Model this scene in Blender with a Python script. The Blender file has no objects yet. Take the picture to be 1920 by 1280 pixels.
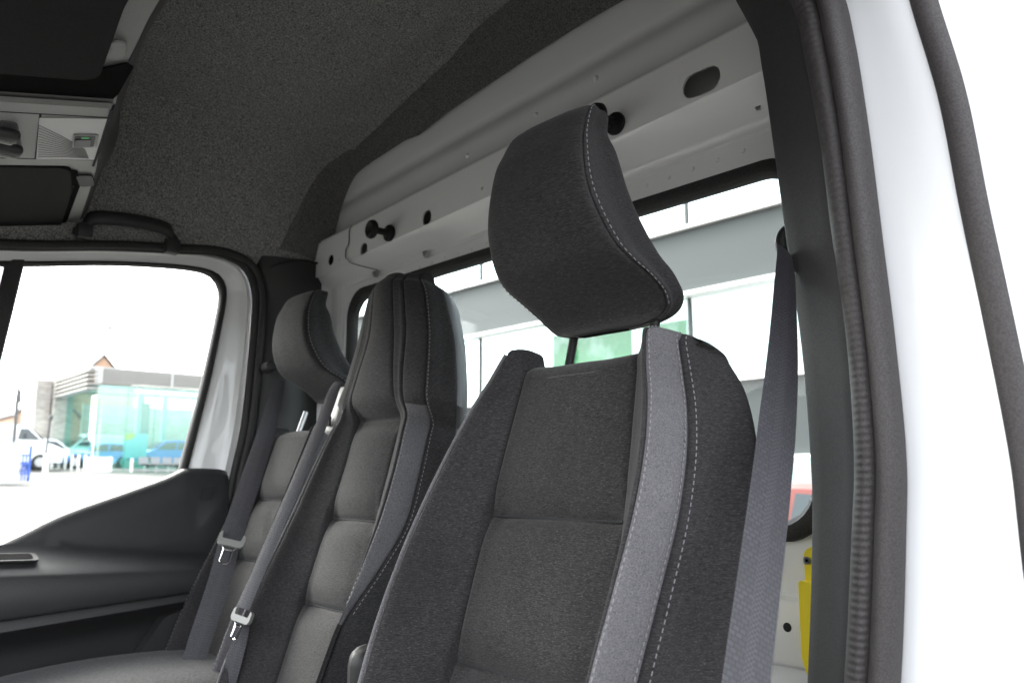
import bpy, bmesh, math, random
import numpy as np
from mathutils import Vector, geometry
R = math.radians
random.seed(7); np.random.seed(7)
scn = bpy.context.scene
col = scn.collection

# ---------------------------------------------------------------- camera
CAM = np.array([0.0, 0.0, 1.5]); PSI = R(41.7); TH = R(9.3)
cd = bpy.data.cameras.new('camera'); cam = bpy.data.objects.new('camera', cd); col.objects.link(cam)
cam.location = CAM; cam.rotation_euler = (R(90) + TH, 0, -PSI)
cd.sensor_width = 36; cd.lens = 36 * 1550 / 1920; cd.clip_start = 0.02; cd.clip_end = 900
cd.dof.use_dof = True; cd.dof.focus_distance = 1.15; cd.dof.aperture_fstop = 6.5
scn.camera = cam
# ---------------------------------------------------------------- world, sun, exposure
w = bpy.data.worlds.new('World'); scn.world = w; w.use_nodes = True
SUN_EL, SUN_AZ = 42, 346          # azimuth measured from +Y towards +X
nt = w.node_tree; sky = nt.nodes.new('ShaderNodeTexSky'); sky.sky_type = 'NISHITA'; sky.sun_disc = False
sky.sun_elevation = R(SUN_EL); sky.sun_rotation = R(SUN_AZ); sky.dust_density = 4.0; sky.air_density = 1.0; sky.ozone_density = 0.6
bg = nt.nodes['Background']; bg.inputs['Strength'].default_value = 0.15
hs_ = nt.nodes.new('ShaderNodeHueSaturation'); hs_.inputs['Saturation'].default_value = .22      # thin bright cloud cover
nt.links.new(sky.outputs['Color'], hs_.inputs['Color']); nt.links.new(hs_.outputs['Color'], bg.inputs['Color'])
sd = bpy.data.lights.new('sun', 'SUN'); so_ = bpy.data.objects.new('sun', sd); col.objects.link(so_)
sd.energy = 0.6; sd.angle = R(18); sd.color = (1.0, 0.97, 0.93)
dv = Vector((math.sin(R(SUN_AZ)) * math.cos(R(SUN_EL)), math.cos(R(SUN_AZ)) * math.cos(R(SUN_EL)), math.sin(R(SUN_EL))))
so_.rotation_euler = dv.to_track_quat('Z', 'Y').to_euler()
scn.view_settings.view_transform = 'Standard'; scn.view_settings.look = 'None'
scn.view_settings.exposure = 3.35; scn.view_settings.gamma = 1
scn.cycles.max_bounces = 10; scn.cycles.diffuse_bounces = 6; scn.cycles.transparent_max_bounces = 16

# ---------------------------------------------------------------- materials
def mat(name, base, rough=0.5, metal=0.0, coat=0.0, spec=0.5):
    m = bpy.data.materials.new(name); m.use_nodes = True
    b = m.node_tree.nodes['Principled BSDF']
    b.inputs['Base Color'].default_value = (*base, 1); b.inputs['Roughness'].default_value = rough
    b.inputs['Metallic'].default_value = metal; b.inputs['Coat Weight'].default_value = coat
    b.inputs['Specular IOR Level'].default_value = spec
    return m
def add_noise(m, c0, c1, scale=(1, 1, 1), detail=4, lo=0.35, hi=0.65, bump=0.0, bscale=None, bdist=0.001, rough=None):
    n, l = m.node_tree.nodes, m.node_tree.links; b = n['Principled BSDF']
    tc = n.new('ShaderNodeTexCoord'); mp = n.new('ShaderNodeMapping'); mp.inputs['Scale'].default_value = scale
    l.new(tc.outputs['Object'], mp.inputs['Vector'])
    t = n.new('ShaderNodeTexNoise'); t.inputs['Scale'].default_value = 1; t.inputs['Detail'].default_value = detail
    l.new(mp.outputs[0], t.inputs['Vector'])
    r = n.new('ShaderNodeValToRGB'); r.color_ramp.elements[0].position = lo; r.color_ramp.elements[1].position = hi
    r.color_ramp.elements[0].color = (*c0, 1); r.color_ramp.elements[1].color = (*c1, 1)
    l.new(t.outputs['Fac'], r.inputs[0]); l.new(r.outputs[0], b.inputs['Base Color'])
    if bump:
        if bscale:
            mp2 = n.new('ShaderNodeMapping'); mp2.inputs['Scale'].default_value = bscale; l.new(tc.outputs['Object'], mp2.inputs['Vector'])
            t2 = n.new('ShaderNodeTexNoise'); t2.inputs['Scale'].default_value = 1; l.new(mp2.outputs[0], t2.inputs['Vector']); src = t2
        else: src = t
        bp = n.new('ShaderNodeBump'); bp.inputs['Strength'].default_value = bump; bp.inputs['Distance'].default_value = bdist
        l.new(src.outputs['Fac'], bp.inputs['Height']); l.new(bp.outputs[0], b.inputs['Normal'])
    return m
def fabric(name, dark, mid, fleck, sc, weave=0.0):
    """heathered woven cloth: horizontal yarn streaks, sparse pale flecks, soft sheen"""
    m = mat(name, mid, 0.95, spec=0.15); n, l = m.node_tree.nodes, m.node_tree.links; b = n['Principled BSDF']
    b.inputs['Sheen Weight'].default_value = 0.08; b.inputs['Sheen Roughness'].default_value = 0.5
    tc = n.new('ShaderNodeTexCoord')
    def noise(scale, det):
        mp = n.new('ShaderNodeMapping'); mp.inputs['Scale'].default_value = scale; l.new(tc.outputs['Object'], mp.inputs['Vector'])
        t = n.new('ShaderNodeTexNoise'); t.inputs['Scale'].default_value = 1; t.inputs['Detail'].default_value = det
        l.new(mp.outputs[0], t.inputs['Vector']); return t
    a = noise(sc, 2); f = noise((sc[0] * 2.3, sc[1] * 2.3, sc[2] * 1.6), 1); big = noise((9, 9, 9), 3)
    r = n.new('ShaderNodeValToRGB'); e = r.color_ramp.elements
    e[0].position = 0.3; e[0].color = (*dark, 1); e[1].position = 0.7; e[1].color = (*mid, 1)
    l.new(a.outputs['Fac'], r.inputs[0])
    r2 = n.new('ShaderNodeValToRGB'); r2.color_ramp.elements[0].position = 0.55; r2.color_ramp.elements[1].position = 0.80
    l.new(f.outputs['Fac'], r2.inputs[0])
    mx = n.new('ShaderNodeMix'); mx.data_type = 'RGBA'; mx.inputs[7].default_value = (*fleck, 1)
    l.new(r2.outputs[0], mx.inputs[0]); l.new(r.outputs[0], mx.inputs[6])
    mul = n.new('ShaderNodeMix'); mul.data_type = 'RGBA'; mul.blend_type = 'MULTIPLY'; mul.inputs[0].default_value = 1
    r3 = n.new('ShaderNodeValToRGB'); r3.color_ramp.elements[0].color = (.86, .86, .86, 1); r3.color_ramp.elements[1].color = (1.1, 1.1, 1.1, 1)
    r3.color_ramp.elements[0].position = .3; r3.color_ramp.elements[1].position = .7
    l.new(big.outputs['Fac'], r3.inputs[0]); l.new(mx.outputs[2], mul.inputs[6]); l.new(r3.outputs[0], mul.inputs[7])
    l.new(mul.outputs[2], b.inputs['Base Color'])
    bp = n.new('ShaderNodeBump'); bp.inputs['Strength'].default_value = 0.5; bp.inputs['Distance'].default_value = 0.0008
    l.new(a.outputs['Fac'], bp.inputs['Height']); l.new(bp.outputs[0], b.inputs['Normal'])
    return m
def glass(name, tint, refl=0.06, rough=0.0):
    m = bpy.data.materials.new(name); m.use_nodes = True; n, l = m.node_tree.nodes, m.node_tree.links
    n.remove(n['Principled BSDF']); t = n.new('ShaderNodeBsdfTransparent'); t.inputs[0].default_value = (*tint, 1)
    g = n.new('ShaderNodeBsdfGlossy'); g.inputs['Roughness'].default_value = rough
    lw = n.new('ShaderNodeLayerWeight'); lw.inputs[0].default_value = .5; f = n.new('ShaderNodeMath'); f.operation = 'POWER'; f.inputs[1].default_value = 5; l.new(lw.outputs['Facing'], f.inputs[0])
    a = n.new('ShaderNodeMath'); a.operation = 'MULTIPLY_ADD'; a.inputs[1].default_value = .5; a.inputs[2].default_value = refl; a.use_clamp = True; l.new(f.outputs[0], a.inputs[0])
    x = n.new('ShaderNodeMixShader'); l.new(a.outputs[0], x.inputs[0]); l.new(t.outputs[0], x.inputs[1]); l.new(g.outputs[0], x.inputs[2])
    l.new(x.outputs[0], n['Material Output'].inputs[0]); return m
M = {}
M['fab'] = fabric('charcoal_cloth', (.0150, .0144, .0147), (.034, .0325, .0335), (.068, .0655, .068), (170, 75, 900))
M['insert'] = fabric('insert_cloth', (.0125, .012, .0120), (.031, .0297, .0295), (.070, .068, .067), (220, 110, 950))
M['strip'] = fabric('grey_weave', (.062, .060, .063), (.128, .124, .130), (.19, .186, .194), (520, 420, 700))
M['thread'] = mat('pale_thread', (.18, .176, .184), .8)
M['seamdark'] = mat('dark_seam', (.012, .012, .013), .9)
M['felt'] = add_noise(mat('roof_felt', (.05, .05, .05), .95, spec=.1), (.085, .084, .081), (.33, .328, .315), (330, 330, 330), 3, .36, .66, .5, None, .001)
M['felt2'] = add_noise(mat('trim_felt', (.04, .04, .04), .95, spec=.1), (.055, .055, .053), (.165, .163, .157), (330, 330, 330), 3, .36, .66, .5, None, .001)
M['plastic'] = add_noise(mat('dark_plastic', (.024, .024, .0245), .5, spec=.4), (.020, .020, .0205), (.028, .028, .0285), (900, 900, 900), 2, .4, .6, .25, None, .0006)
M['plastic_mid'] = add_noise(mat('mid_grey_plastic', (.075, .075, .078), .5, spec=.4), (.068, .068, .07), (.084, .084, .088), (900, 900, 900), 2, .4, .6, .2, None, .0006)
M['black'] = mat('black_plastic', (.011, .011, .011), .5, spec=.25)
M['rubber'] = add_noise(mat('black_rubber', (.02, .02, .02), .65, spec=.35), (.017, .016, .016), (.026, .025, .025), (300, 300, 300), 2, .4, .6)
M['seal'] = add_noise(mat('brown_black_rubber', (.045, .04, .04), .6, spec=.3), (.038, .034, .034), (.055, .05, .05), (500, 500, 500), 2, .4, .6, .2, None, .0005)
M['trimgrey'] = add_noise(mat('pillar_plastic', (.045, .044, .045), .75, spec=.15), (.036, .035, .036), (.052, .051, .052), (700, 700, 700), 2, .4, .6, .3, None, .0006)
M['white'] = mat('white_body_paint', (.80, .81, .82), .25, coat=.5)
M['prim'] = mat('grey_white_paint', (.68, .685, .68), .28, coat=.45)
M['lightgrey'] = add_noise(mat('pale_grey_plastic', (.22, .22, .21), .5), (.205, .205, .195), (.235, .235, .225), (600, 600, 600), 2, .4, .6, .15, None, .0004)
M['visor'] = add_noise(mat('visor_cloth', (.016, .016, .016), .9, spec=.15), (.013, .013, .013), (.019, .019, .019), (500, 500, 500), 2, .4, .6)
M['hollow_shade'] = mat('hollow_shade_black', (.004, .004, .004), .95, spec=.05)  # near-black for sheets that stand in for shade in gaps and holes
M['chrome'] = mat('bright_steel', (.75, .75, .76), .12, metal=1)
M['steel'] = mat('dull_steel', (.45, .45, .46), .35, metal=1)
M['yellow'] = mat('yellow_plastic', (.90, .72, .03), .4)
M['pane'] = glass('clear_pane', (.95, .965, .955), .012)
M['pane_rear'] = glass('rear_pane', (.90, .935, .93), .012)
M['showglass'] = glass('green_tinted_glass', (.66, .92, .87), .12)
M['post'] = mat('grey_post_paint', (.06, .062, .065), .6)
M['asphalt'] = add_noise(mat('concrete_yard', (.33, .32, .30), .9), (.050, .047, .042), (.085, .081, .074), (.8, .8, .8), 6, .3, .7)
M['paver'] = add_noise(mat('paver', (.5, .49, .47), .9), (.065, .063, .060), (.125, .123, .118), (3, 3, 3), 5, .3, .7)
def belt_mat():
    m = mat('belt_webbing', (.045, .044, .052), .6); n, l = m.node_tree.nodes, m.node_tree.links; b = n['Principled BSDF']
    uv = n.new('ShaderNodeUVMap'); uv.uv_map = 'UVMap'; sp = n.new('ShaderNodeSeparateXYZ'); l.new(uv.outputs[0], sp.inputs[0])
    mp = n.new('ShaderNodeMapping'); mp.inputs['Scale'].default_value = (1, 1, 1); l.new(uv.outputs[0], mp.inputs[0])
    br = n.new('ShaderNodeTexBrick'); br.inputs['Scale'].default_value = 1; br.inputs['Brick Width'].default_value = .0070; br.inputs['Row Height'].default_value = .0052
    br.inputs['Mortar Size'].default_value = .0011; br.inputs['Mortar Smooth'].default_value = .6
    br.inputs['Color1'].default_value = (.031, .0295, .038, 1); br.inputs['Color2'].default_value = (.019, .018, .024, 1); br.inputs['Mortar'].default_value = (.011, .0105, .013, 1)
    l.new(mp.outputs[0], br.inputs[0])
    wv = n.new('ShaderNodeTexChecker'); wv.inputs['Scale'].default_value = 380; wv.inputs['Color1'].default_value = (.034, .032, .040, 1); wv.inputs['Color2'].default_value = (.012, .0115, .0145, 1)
    l.new(mp.outputs[0], wv.inputs[0])
    mth = n.new('ShaderNodeMath'); mth.operation = 'ABSOLUTE'; l.new(sp.outputs[0], mth.inputs[0])
    lt = n.new('ShaderNodeMath'); lt.operation = 'LESS_THAN'; lt.inputs[1].default_value = .0045; l.new(mth.outputs[0], lt.inputs[0])
    mx = n.new('ShaderNodeMix'); mx.data_type = 'RGBA'; l.new(lt.outputs[0], mx.inputs[0]); l.new(br.outputs[0], mx.inputs[6]); l.new(wv.outputs[0], mx.inputs[7])
    l.new(mx.outputs[2], b.inputs['Base Color'])
    bp = n.new('ShaderNodeBump'); bp.inputs['Strength'].default_value = .5; bp.inputs['Distance'].default_value = .0004
    l.new(br.outputs['Fac'], bp.inputs['Height']); bp.invert = True; l.new(bp.outputs[0], b.inputs['Normal'])
    b.inputs['Sheen Weight'].default_value = .1
    return m
M['belt'] = belt_mat()

# ---------------------------------------------------------------- object helpers
def wloc(o):
    v = Vector((0, 0, 0))
    while o: v += o.location; o = o.parent
    return v
def thing(name, label, cat, loc=(0, 0, 0), group=None):
    o = bpy.data.objects.new(name, None); col.objects.link(o); o.location = loc; o.empty_display_size = .1
    o['label'] = label; o['category'] = cat
    if group: o['group'] = group
    return o
def tag(o, label, cat, group=None):
    o['label'] = label; o['category'] = cat
    if group: o['group'] = group
    return o
def ray(u, v):
    fw = np.array([math.sin(PSI) * math.cos(TH), math.cos(PSI) * math.cos(TH), math.sin(TH)]); rt = np.array([math.cos(PSI), -math.sin(PSI), 0]); up = np.cross(rt, fw)
    return fw + rt * (u - 960) / 1550 + up * (640 - v) / 1550
def ony_pt(u, v, y): d = ray(u, v); return CAM + d * (y / d[1])
class MB:
    """collects geometry in world coordinates, then links it as ONE mesh object"""
    def __init__(s): s.v = []; s.f = []; s.m = []; s.uv = {}
    def add(s, v, f, mi=0):
        k = len(s.v); s.v += [tuple(map(float, p)) for p in v]; s.f += [tuple(i + k for i in q) for q in f]; s.m += [mi] * len(f); return s
    def box(s, c, size, mi=0, rot=None, bev=0.0, seg=2):
        bm = bmesh.new(); bmesh.ops.create_cube(bm, size=1)
        for v in bm.verts: v.co = Vector((v.co.x * size[0], v.co.y * size[1], v.co.z * size[2]))
        if bev: bmesh.ops.bevel(bm, geom=bm.edges[:], offset=bev, segments=seg, profile=.5, affect='EDGES')
        if rot is not None: bmesh.ops.rotate(bm, verts=bm.verts, cent=(0, 0, 0), matrix=rot)
        bm.verts.index_update(); s.add([v.co + Vector(c) for v in bm.verts], [[v.index for v in f.verts] for f in bm.faces], mi); bm.free(); return s
    def tube(s, pts, r, n=10, mi=0, cap=True):
        pts = [Vector(p) for p in pts]; rr = r if hasattr(r, '__len__') else [r] * len(pts); v = []; f = []
        up = None
        for i, p in enumerate(pts):
            t = (pts[min(i + 1, len(pts) - 1)] - pts[max(i - 1, 0)]).normalized()
            if up is None: up = t.orthogonal().normalized()
            up = (up - t * up.dot(t)).normalized(); q = t.cross(up)
            for k in range(n):
                a = 2 * math.pi * k / n; v.append(p + (up * math.cos(a) + q * math.sin(a)) * rr[i])
        for i in range(len(pts) - 1):
            for k in range(n): f.append((i * n + k, i * n + (k + 1) % n, (i + 1) * n + (k + 1) % n, (i + 1) * n + k))
        if cap: f.append(tuple(range(n - 1, -1, -1))); f.append(tuple((len(pts) - 1) * n + k for k in range(n)))
        return s.add(v, f, mi)
    def grid(s, rows, mi=0, closed=False):
        nr, nc = len(rows), len(rows[0]); v = [p for r in rows for p in r]; f = []
        for i in range(nr - 1):
            for k in range(nc if closed else nc - 1): f.append((i * nc + k, i * nc + (k + 1) % nc, (i + 1) * nc + (k + 1) % nc, (i + 1) * nc + k))
        return s.add(v, f, mi)
    def poly(s, outer, holes, to3, depth=None, mi=0):
        """flat polygon with holes; to3 maps (a,b,t) to world; depth: wall depth of holes; also outer if list"""
        loops = [outer] + list(holes); tri = geometry.tessellate_polygon([[Vector((a, b, 0)) for a, b in L] for L in loops])
        flat = [p for L in loops for p in L]
        s.add([to3(a, b, 0) for a, b in flat], [tuple(t) for t in tri], mi)
        if depth:
            for L in holes:
                n = len(L); s.add([to3(a, b, 0) for a, b in L] + [to3(a, b, depth) for a, b in L], [(i, (i + 1) % n, n + (i + 1) % n, n + i) for i in range(n)], mi)
        return s
    def prism(s, pts2, to3, t0, t1, mi=0):
        n = len(pts2)
        s.add([to3(a, b, t0) for a, b in pts2] + [to3(a, b, t1) for a, b in pts2],
              [tuple(range(n)), tuple(range(2 * n - 1, n - 1, -1))] + [(i, (i + 1) % n, n + (i + 1) % n, n + i) for i in range(n)], mi); return s
    def build(s, name, mats, parent=None, smooth=True, loc=None, auto=40, kind=None, uvs=None):
        if not isinstance(mats, (list, tuple)): mats = [mats]
        o0 = Vector(loc) if loc is not None else Vector((0, 0, 0)); base = wloc(parent) if parent else Vector((0, 0, 0))
        me = bpy.data.meshes.new(name); org = base + o0 if parent else o0
        me.from_pydata([tuple(Vector(p) - org) for p in s.v], [], s.f)
        for m in mats: me.materials.append(m)
        me.polygons.foreach_set('material_index', s.m)
        bm = bmesh.new(); bm.from_mesh(me); bmesh.ops.recalc_face_normals(bm, faces=bm.faces)
        bm.to_mesh(me); bm.free()
        if uvs is not None:
            L = me.uv_layers.new(name='UVMap')
            for lp in me.loops: L.data[lp.index].uv = uvs[lp.vertex_index]
        if smooth:
            me.polygons.foreach_set('use_smooth', [True] * len(me.polygons))
            if auto: me.set_sharp_from_angle(angle=R(auto))
        me.update(); o = bpy.data.objects.new(name, me); col.objects.link(o); o.parent = parent; o.location = o0
        if kind: o['kind'] = kind
        return o
def lerp(tab, x):
    xs = [t[0] for t in tab]; return np.interp(x, xs, [t[1] for t in tab])
def spline(pts, n=8):
    P = np.array(pts, float); out = []
    for i in range(len(P) - 1):
        a, b, c, d = P[max(i - 1, 0)], P[i], P[i + 1], P[min(i + 2, len(P) - 1)]
        for k in range(n):
            t = k / n; out.append(.5 * (2 * b + (c - a) * t + (2 * a - 5 * b + 4 * c - d) * t * t + (3 * b - a - 3 * c + d) * t ** 3))
    out.append(P[-1]); return [tuple(p) for p in out]
def rrect(x0, x1, y0, y1, r, n=6):
    o = []
    for cx, cy, a0 in ((x1 - r, y1 - r, 0), (x0 + r, y1 - r, 90), (x0 + r, y0 + r, 180), (x1 - r, y0 + r, 270)):
        for k in range(n + 1): a = R(a0 + 90 * k / n); o.append((cx + r * math.cos(a), cy + r * math.sin(a)))
    return o
def slot(c, L, H, n=8):
    r = H / 2; return rrect(c[0] - L / 2, c[0] + L / 2, c[1] - r, c[1] + r, min(r, L / 2) * .98, n)
def circ(c, r, n=20): return [(c[0] + r * math.cos(2 * math.pi * k / n), c[1] + r * math.sin(2 * math.pi * k / n)) for k in range(n)]

# ================================================================ VAN
van = thing('delivery_van', 'white van cab seen through its open driver door, dark roof lining and pale steel bulkhead', 'van', (.6, 1.2, .5))
# ---- bulkhead (cab rear wall) -----------------------------------
b = MB()
BY0, BY1 = .40, 2.10
ys = list(np.linspace(BY0, BY1, 40))
def xz(prof): return [[(x, y, z) for x, z in prof] for y in ys]
def zy_(z, y): return z - np.interp(z, [1.97, 2.05, 2.12, 2.21], [.018, .027, .048, .049]) * (y - .67)     # the pressing drops gently towards the far side
RX = 1.084
top = spline([(1.118, 2.55), (1.127, 2.43), (1.137, 2.356), (1.141, 2.338), (1.140, 2.325), (1.131, 2.30), (1.127, 2.262), (1.119, 2.236), (1.100, 2.221), (1.088, 2.216), (RX, 2.208)], 5)
b.grid([[(x, y, zy_(z, y)) for x, z in top] for y in ys])
def onx(x): return lambda a, z, t: (x + t, a, z)
slots = [slot((.747, 2.143), .074, .044), slot((1.515, 2.095), .037, .034), slot((1.789, 2.077), .034, .031), circ((1.313, 2.112), .0035, 10)]
out = [(y, zy_(2.208, y)) for y in ys] + [(y, zy_(2.118, y)) for y in reversed(ys)]
b.poly(out, slots, onx(RX), .004)
b.grid([[(RX, y, zy_(2.118, y)), (RX + .003, y, zy_(2.111, y)), (1.118, y, zy_(2.062, y)), (1.1225, y, zy_(2.054, y)), (1.123, y, zy_(2.044, y)), (1.127, y, zy_(2.040, y)), (1.127, y, 2.0)] for y in ys])
b.grid([[(1.175, y, 2.56), (1.175, y, 2.0), (1.1285, y, 1.9985)] for y in (BY0, BY1)])
for ye in (BY0, BY1): b.add([(RX - .02, ye, 1.998), (1.18, ye, 1.998), (1.18, ye, 2.56), (RX - .02, ye, 2.56)], [(0, 1, 2, 3)])
win = rrect(.588, 1.922, 1.408, 1.992, .075, 8)
b.poly([(BY0, 2.0), (BY1, 2.0), (BY1, 1.335), (BY0, 1.335)], [win], onx(1.127), .02)
lowp = [(1.127, 1.335), (1.124, 1.330), (1.108, 1.326), (1.105, 1.320), (1.105, 1.245), (1.109, 1.238), (1.127, 1.230), (1.127, 1.195), (1.130, 1.192), (1.127, 1.189), (1.127, .55)]
b.grid([[(x, y, z) for x, z in lowp] for y in ys])
# pressed vertical ribs and recess at the passenger end
for y0, wd in ((1.985, .016), (1.955, .008)):
    b.grid([[(1.127, y0 - wd, z), (1.121, y0 - wd * .6, z), (1.120, y0, z), (1.121, y0 + wd * .6, z), (1.127, y0 + wd, z)] for z in (1.1, 1.5, 1.9, 2.03)])
rec = spline([(1.945, 2.155), (1.945, 2.175), (1.947, 2.225), (1.962, 2.262), (1.99, 2.275), (2.06, 2.278)], 6)
b.grid([[(1.127, 2.02, z), (1.10, 2.045, z), (1.06, 2.055, z)] for z in (1.0, 1.5, 2.06)])
b.box((1.105, 2.03, 2.055), (.04, .07, .018), bev=.006)
bulk = b.build('bulkhead', M['prim'], van, auto=30)
bulk['label'] = 'pale grey painted steel bulkhead with slotted rail'
m = MB(); m.box((1.126, .653, 1.290), (.03, .001, .001)); 
def hole_disc(y, z, r, x): return MB().prism(circ((y, z), r, 16), onx(x), -.0006, .0)
hole_disc(.653, 1.290, .0065, 1.105).build('drain_hole_shade', M['black'], bulk)  # black disc on the face paints the dark inside the hole
# bracket at the rail's passenger end
m = MB(); m.poly([(1.86, 2.148), (2.05, 2.140), (2.05, 2.044), (1.842, 2.052), (1.858, 2.064), (1.874, 2.072), (1.874, 2.092), (1.86, 2.10)], [circ((1.952, 2.080), .0150, 18), circ((1.905, 2.072), .003, 8)], onx(1.081), .006)
m.build('rail_bracket', M['prim'], bulk, auto=30)
m = MB(); m.prism(circ((1.952, 2.080), .0165, 18), onx(1.0838), -.0004, 0); m.build('bracket_hole_shade', M['hollow_shade'], bulk)  # black disc behind the bracket opening, painted shade
m = MB(); m.tube(spline([(1.0818, 1.848, 2.152), (1.0808, 1.859, 2.142), (1.0808, 1.860, 2.105), (1.0808, 1.873, 2.095), (1.0808, 1.873, 2.070), (1.0808, 1.860, 2.063), (1.083, 1.845, 2.050), (1.112, 1.765, 2.022)], 3), .0010, 6)
m.build('bracket_gap', M['seamdark'], bulk)
for y, z in ((1.775, 2.015), (1.555, 2.022), (.660, 2.082)):
    m = MB(); m.prism([(y - .010, z + .006), (y + .010, z + .006), (y + .002, z - .010), (y - .003, z - .010)], onx(1.112), -.004, .006); m.build('drain_notch', M['steel'], bulk)
m = MB()
for i_ in range(26):
    y = .70 + i_ * .05; m.tube([(1.1262, y, zy_(2.022, y)), (1.1240, y, zy_(2.022, y))], [.0042, .0026], 10)
for y, z in ((1.19, 2.16), (1.02, 2.178), (1.42, 2.139)): m.tube([(1.130, y, z + .090), (1.1235, y, z + .089)], [.007, .004], 10)
m.build('spot_welds', M['prim'], bulk, kind='stuff')
# window seal and pane
m = MB(); inn = rrect(.612, 1.898, 1.434, 1.967, .062, 8); outr = rrect(.586, 1.924, 1.406, 1.994, .077, 8); rows = []
for (yo, zo), (yi, zi) in zip(outr + outr[:1], inn + inn[:1]):
    P = [(0.0, 1.1265), (.06, 1.119), (.3, 1.1155), (.75, 1.117), (1.0, 1.126), (1.0, 1.14)]
    rows.append([(x, yo + (yi - yo) * t, zo + (zi - zo) * t) for t, x in P])
m.grid(rows); m.build('window_seal', M['rubber'], bulk)
m = MB(); m.prism(rrect(.60, 1.91, 1.42, 1.98, .065, 8), onx(1.134), 0, .004); m.build('window_pane', M['pane_rear'], bulk, auto=30)
# coat hooks: black double spools on the rail
for (y, z) in ((.930, 2.130), (1.664, 2.090)):
    m = MB()
    prof = [(0, .0), (.0, .020), (.004, .0215), (.008, .020), (.010, .010), (.016, .0085), (.036, .0085), (.040, .011), (.042, .021), (.046, .0235), (.052, .022), (.054, .016), (.051, .010), (.051, 0)]
    rows = [[(RX - .001 - d * 1.15, y + r * math.cos(a), z + r * math.sin(a)) for a in np.linspace(0, 2 * math.pi, 25)[:-1]] for d, r in prof]
    m.grid(rows, closed=True); m.build('coat_hook', M['black'], bulk)

# ---- roof lining -------------------------------------------------
ZR = [(.34, 2.10), (.40, 2.22), (.47, 2.34), (.56, 2.405), (.75, 2.43), (1.0, 2.438), (1.25, 2.428), (1.5, 2.408), (1.72, 2.388), (1.86, 2.372), (1.92, 2.345), (1.975, 2.28), (2.02, 2.18), (2.05, 2.10), (2.065, 2.068)]
zy = spline(ZR, 6)
def zroof(y): return lerp(zy, y)
def relief(x, y):
    d = .011 * math.sin(7 * x + 2.0) * math.sin(5 * y + .5)
    d += .010 * math.exp(-((x - .70 - .1 * math.sin(3 * y)) / .05) ** 2) * (1 / (1 + math.exp((y - 1.1) / .08)))      # pressed step near the driver side
    t = (y - 1.80) / .1; g = abs((x - .985) + .12 * t * .6)
    d -= .010 * math.exp(-(g / .016) ** 2) * math.exp(-((y - 1.77) / .06) ** 2)                                         # short pressed groove
    d += .012 * math.exp(-((x - 1.0) / .05) ** 2) * math.exp(-((y - 1.45) / .35) ** 2)
    return d
m = MB(); rows = []
for x in np.linspace(-.15, 1.12, 90):
    r = []
    for k, y in enumerate(np.concatenate([np.linspace(.345, 1.80, 90), np.linspace(1.805, 2.064, 90)])):
        rear = max(0, (x - 1.02) / .10); z = zroof(y) - .045 * rear ** 2
        z += relief(x, y) - (.006 * math.exp(-((y - (1.885 - .10 * (x - .6))) / .007) ** 2))
        r.append((x, y, z))
    rows.append(r)
m.grid(rows); lining = m.build('roof_lining', M['felt'], van, auto=0)
lining['label'] = 'dark grey felt roof lining'
# darker cross trim along the bulkhead, with its stepped lower edge
EDGE = [(.50, 2.405), (.80, 2.414), (.98, 2.415), (1.22, 2.410), (1.26, 2.402), (1.60, 2.342), (1.70, 2.352), (1.74, 2.354), (2.0, 2.306), (2.03, 2.22), (2.05, 2.05)]
FRONT = [(.50, .965), (1.06, .995), (1.27, 1.020), (1.37, 1.040), (1.82, 1.075), (1.90, 1.06), (2.0, 1.005), (2.05, .965)]
m = MB(); rows = []
for y in np.concatenate([np.linspace(.5, 1.9, 90), np.linspace(1.91, 2.045, 30)]):
    xf = lerp(FRONT, y); ze = lerp(EDGE, y); r = []; yy = y
    for t in np.linspace(0, 1, 12):
        x = xf + (1.118 - xf) * t; rear = max(0, (x - 1.02) / .10)
        zb = zroof(y) - .045 * rear ** 2 + relief(x, y); z = zb * (1 - t ** 1.5) + min(ze, zb) * t ** 1.5
        lift = .007 * min(1, t * 9) if t > 0 else -.003
        sl = 0 if y < 1.86 else min(1, (y - 1.86) / .1)
        r.append((x, yy - lift * sl, z - lift * (1 - sl)))
    r.append((1.122, y, r[-1][2] + .012)); rows.append(r)
m.grid(rows); rtrim = m.build('rear_lining_trim', M['felt2'], van, auto=50)
m = MB(); m.tube([(1.085, 1.985, 2.3), (1.085, 1.978, 2.297)], .012, 12); m.build('trim_clip', M['black'], rtrim)
m = MB(); sk_ = spline([(-.30, 1.97), (.10, 1.985), (.334, 2.003), (.552, 2.042), (.70, 2.062), (.796, 2.074), (.868, 2.064)], 6)
m.grid([[(x, 2.045, 2.13), (x, 2.060, 2.085), (x, 2.062, z + .012), (x, 2.072, z + .004)] for x, z in sk_]); m.build('lining_skirt', M['felt'], lining, auto=0)
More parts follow.
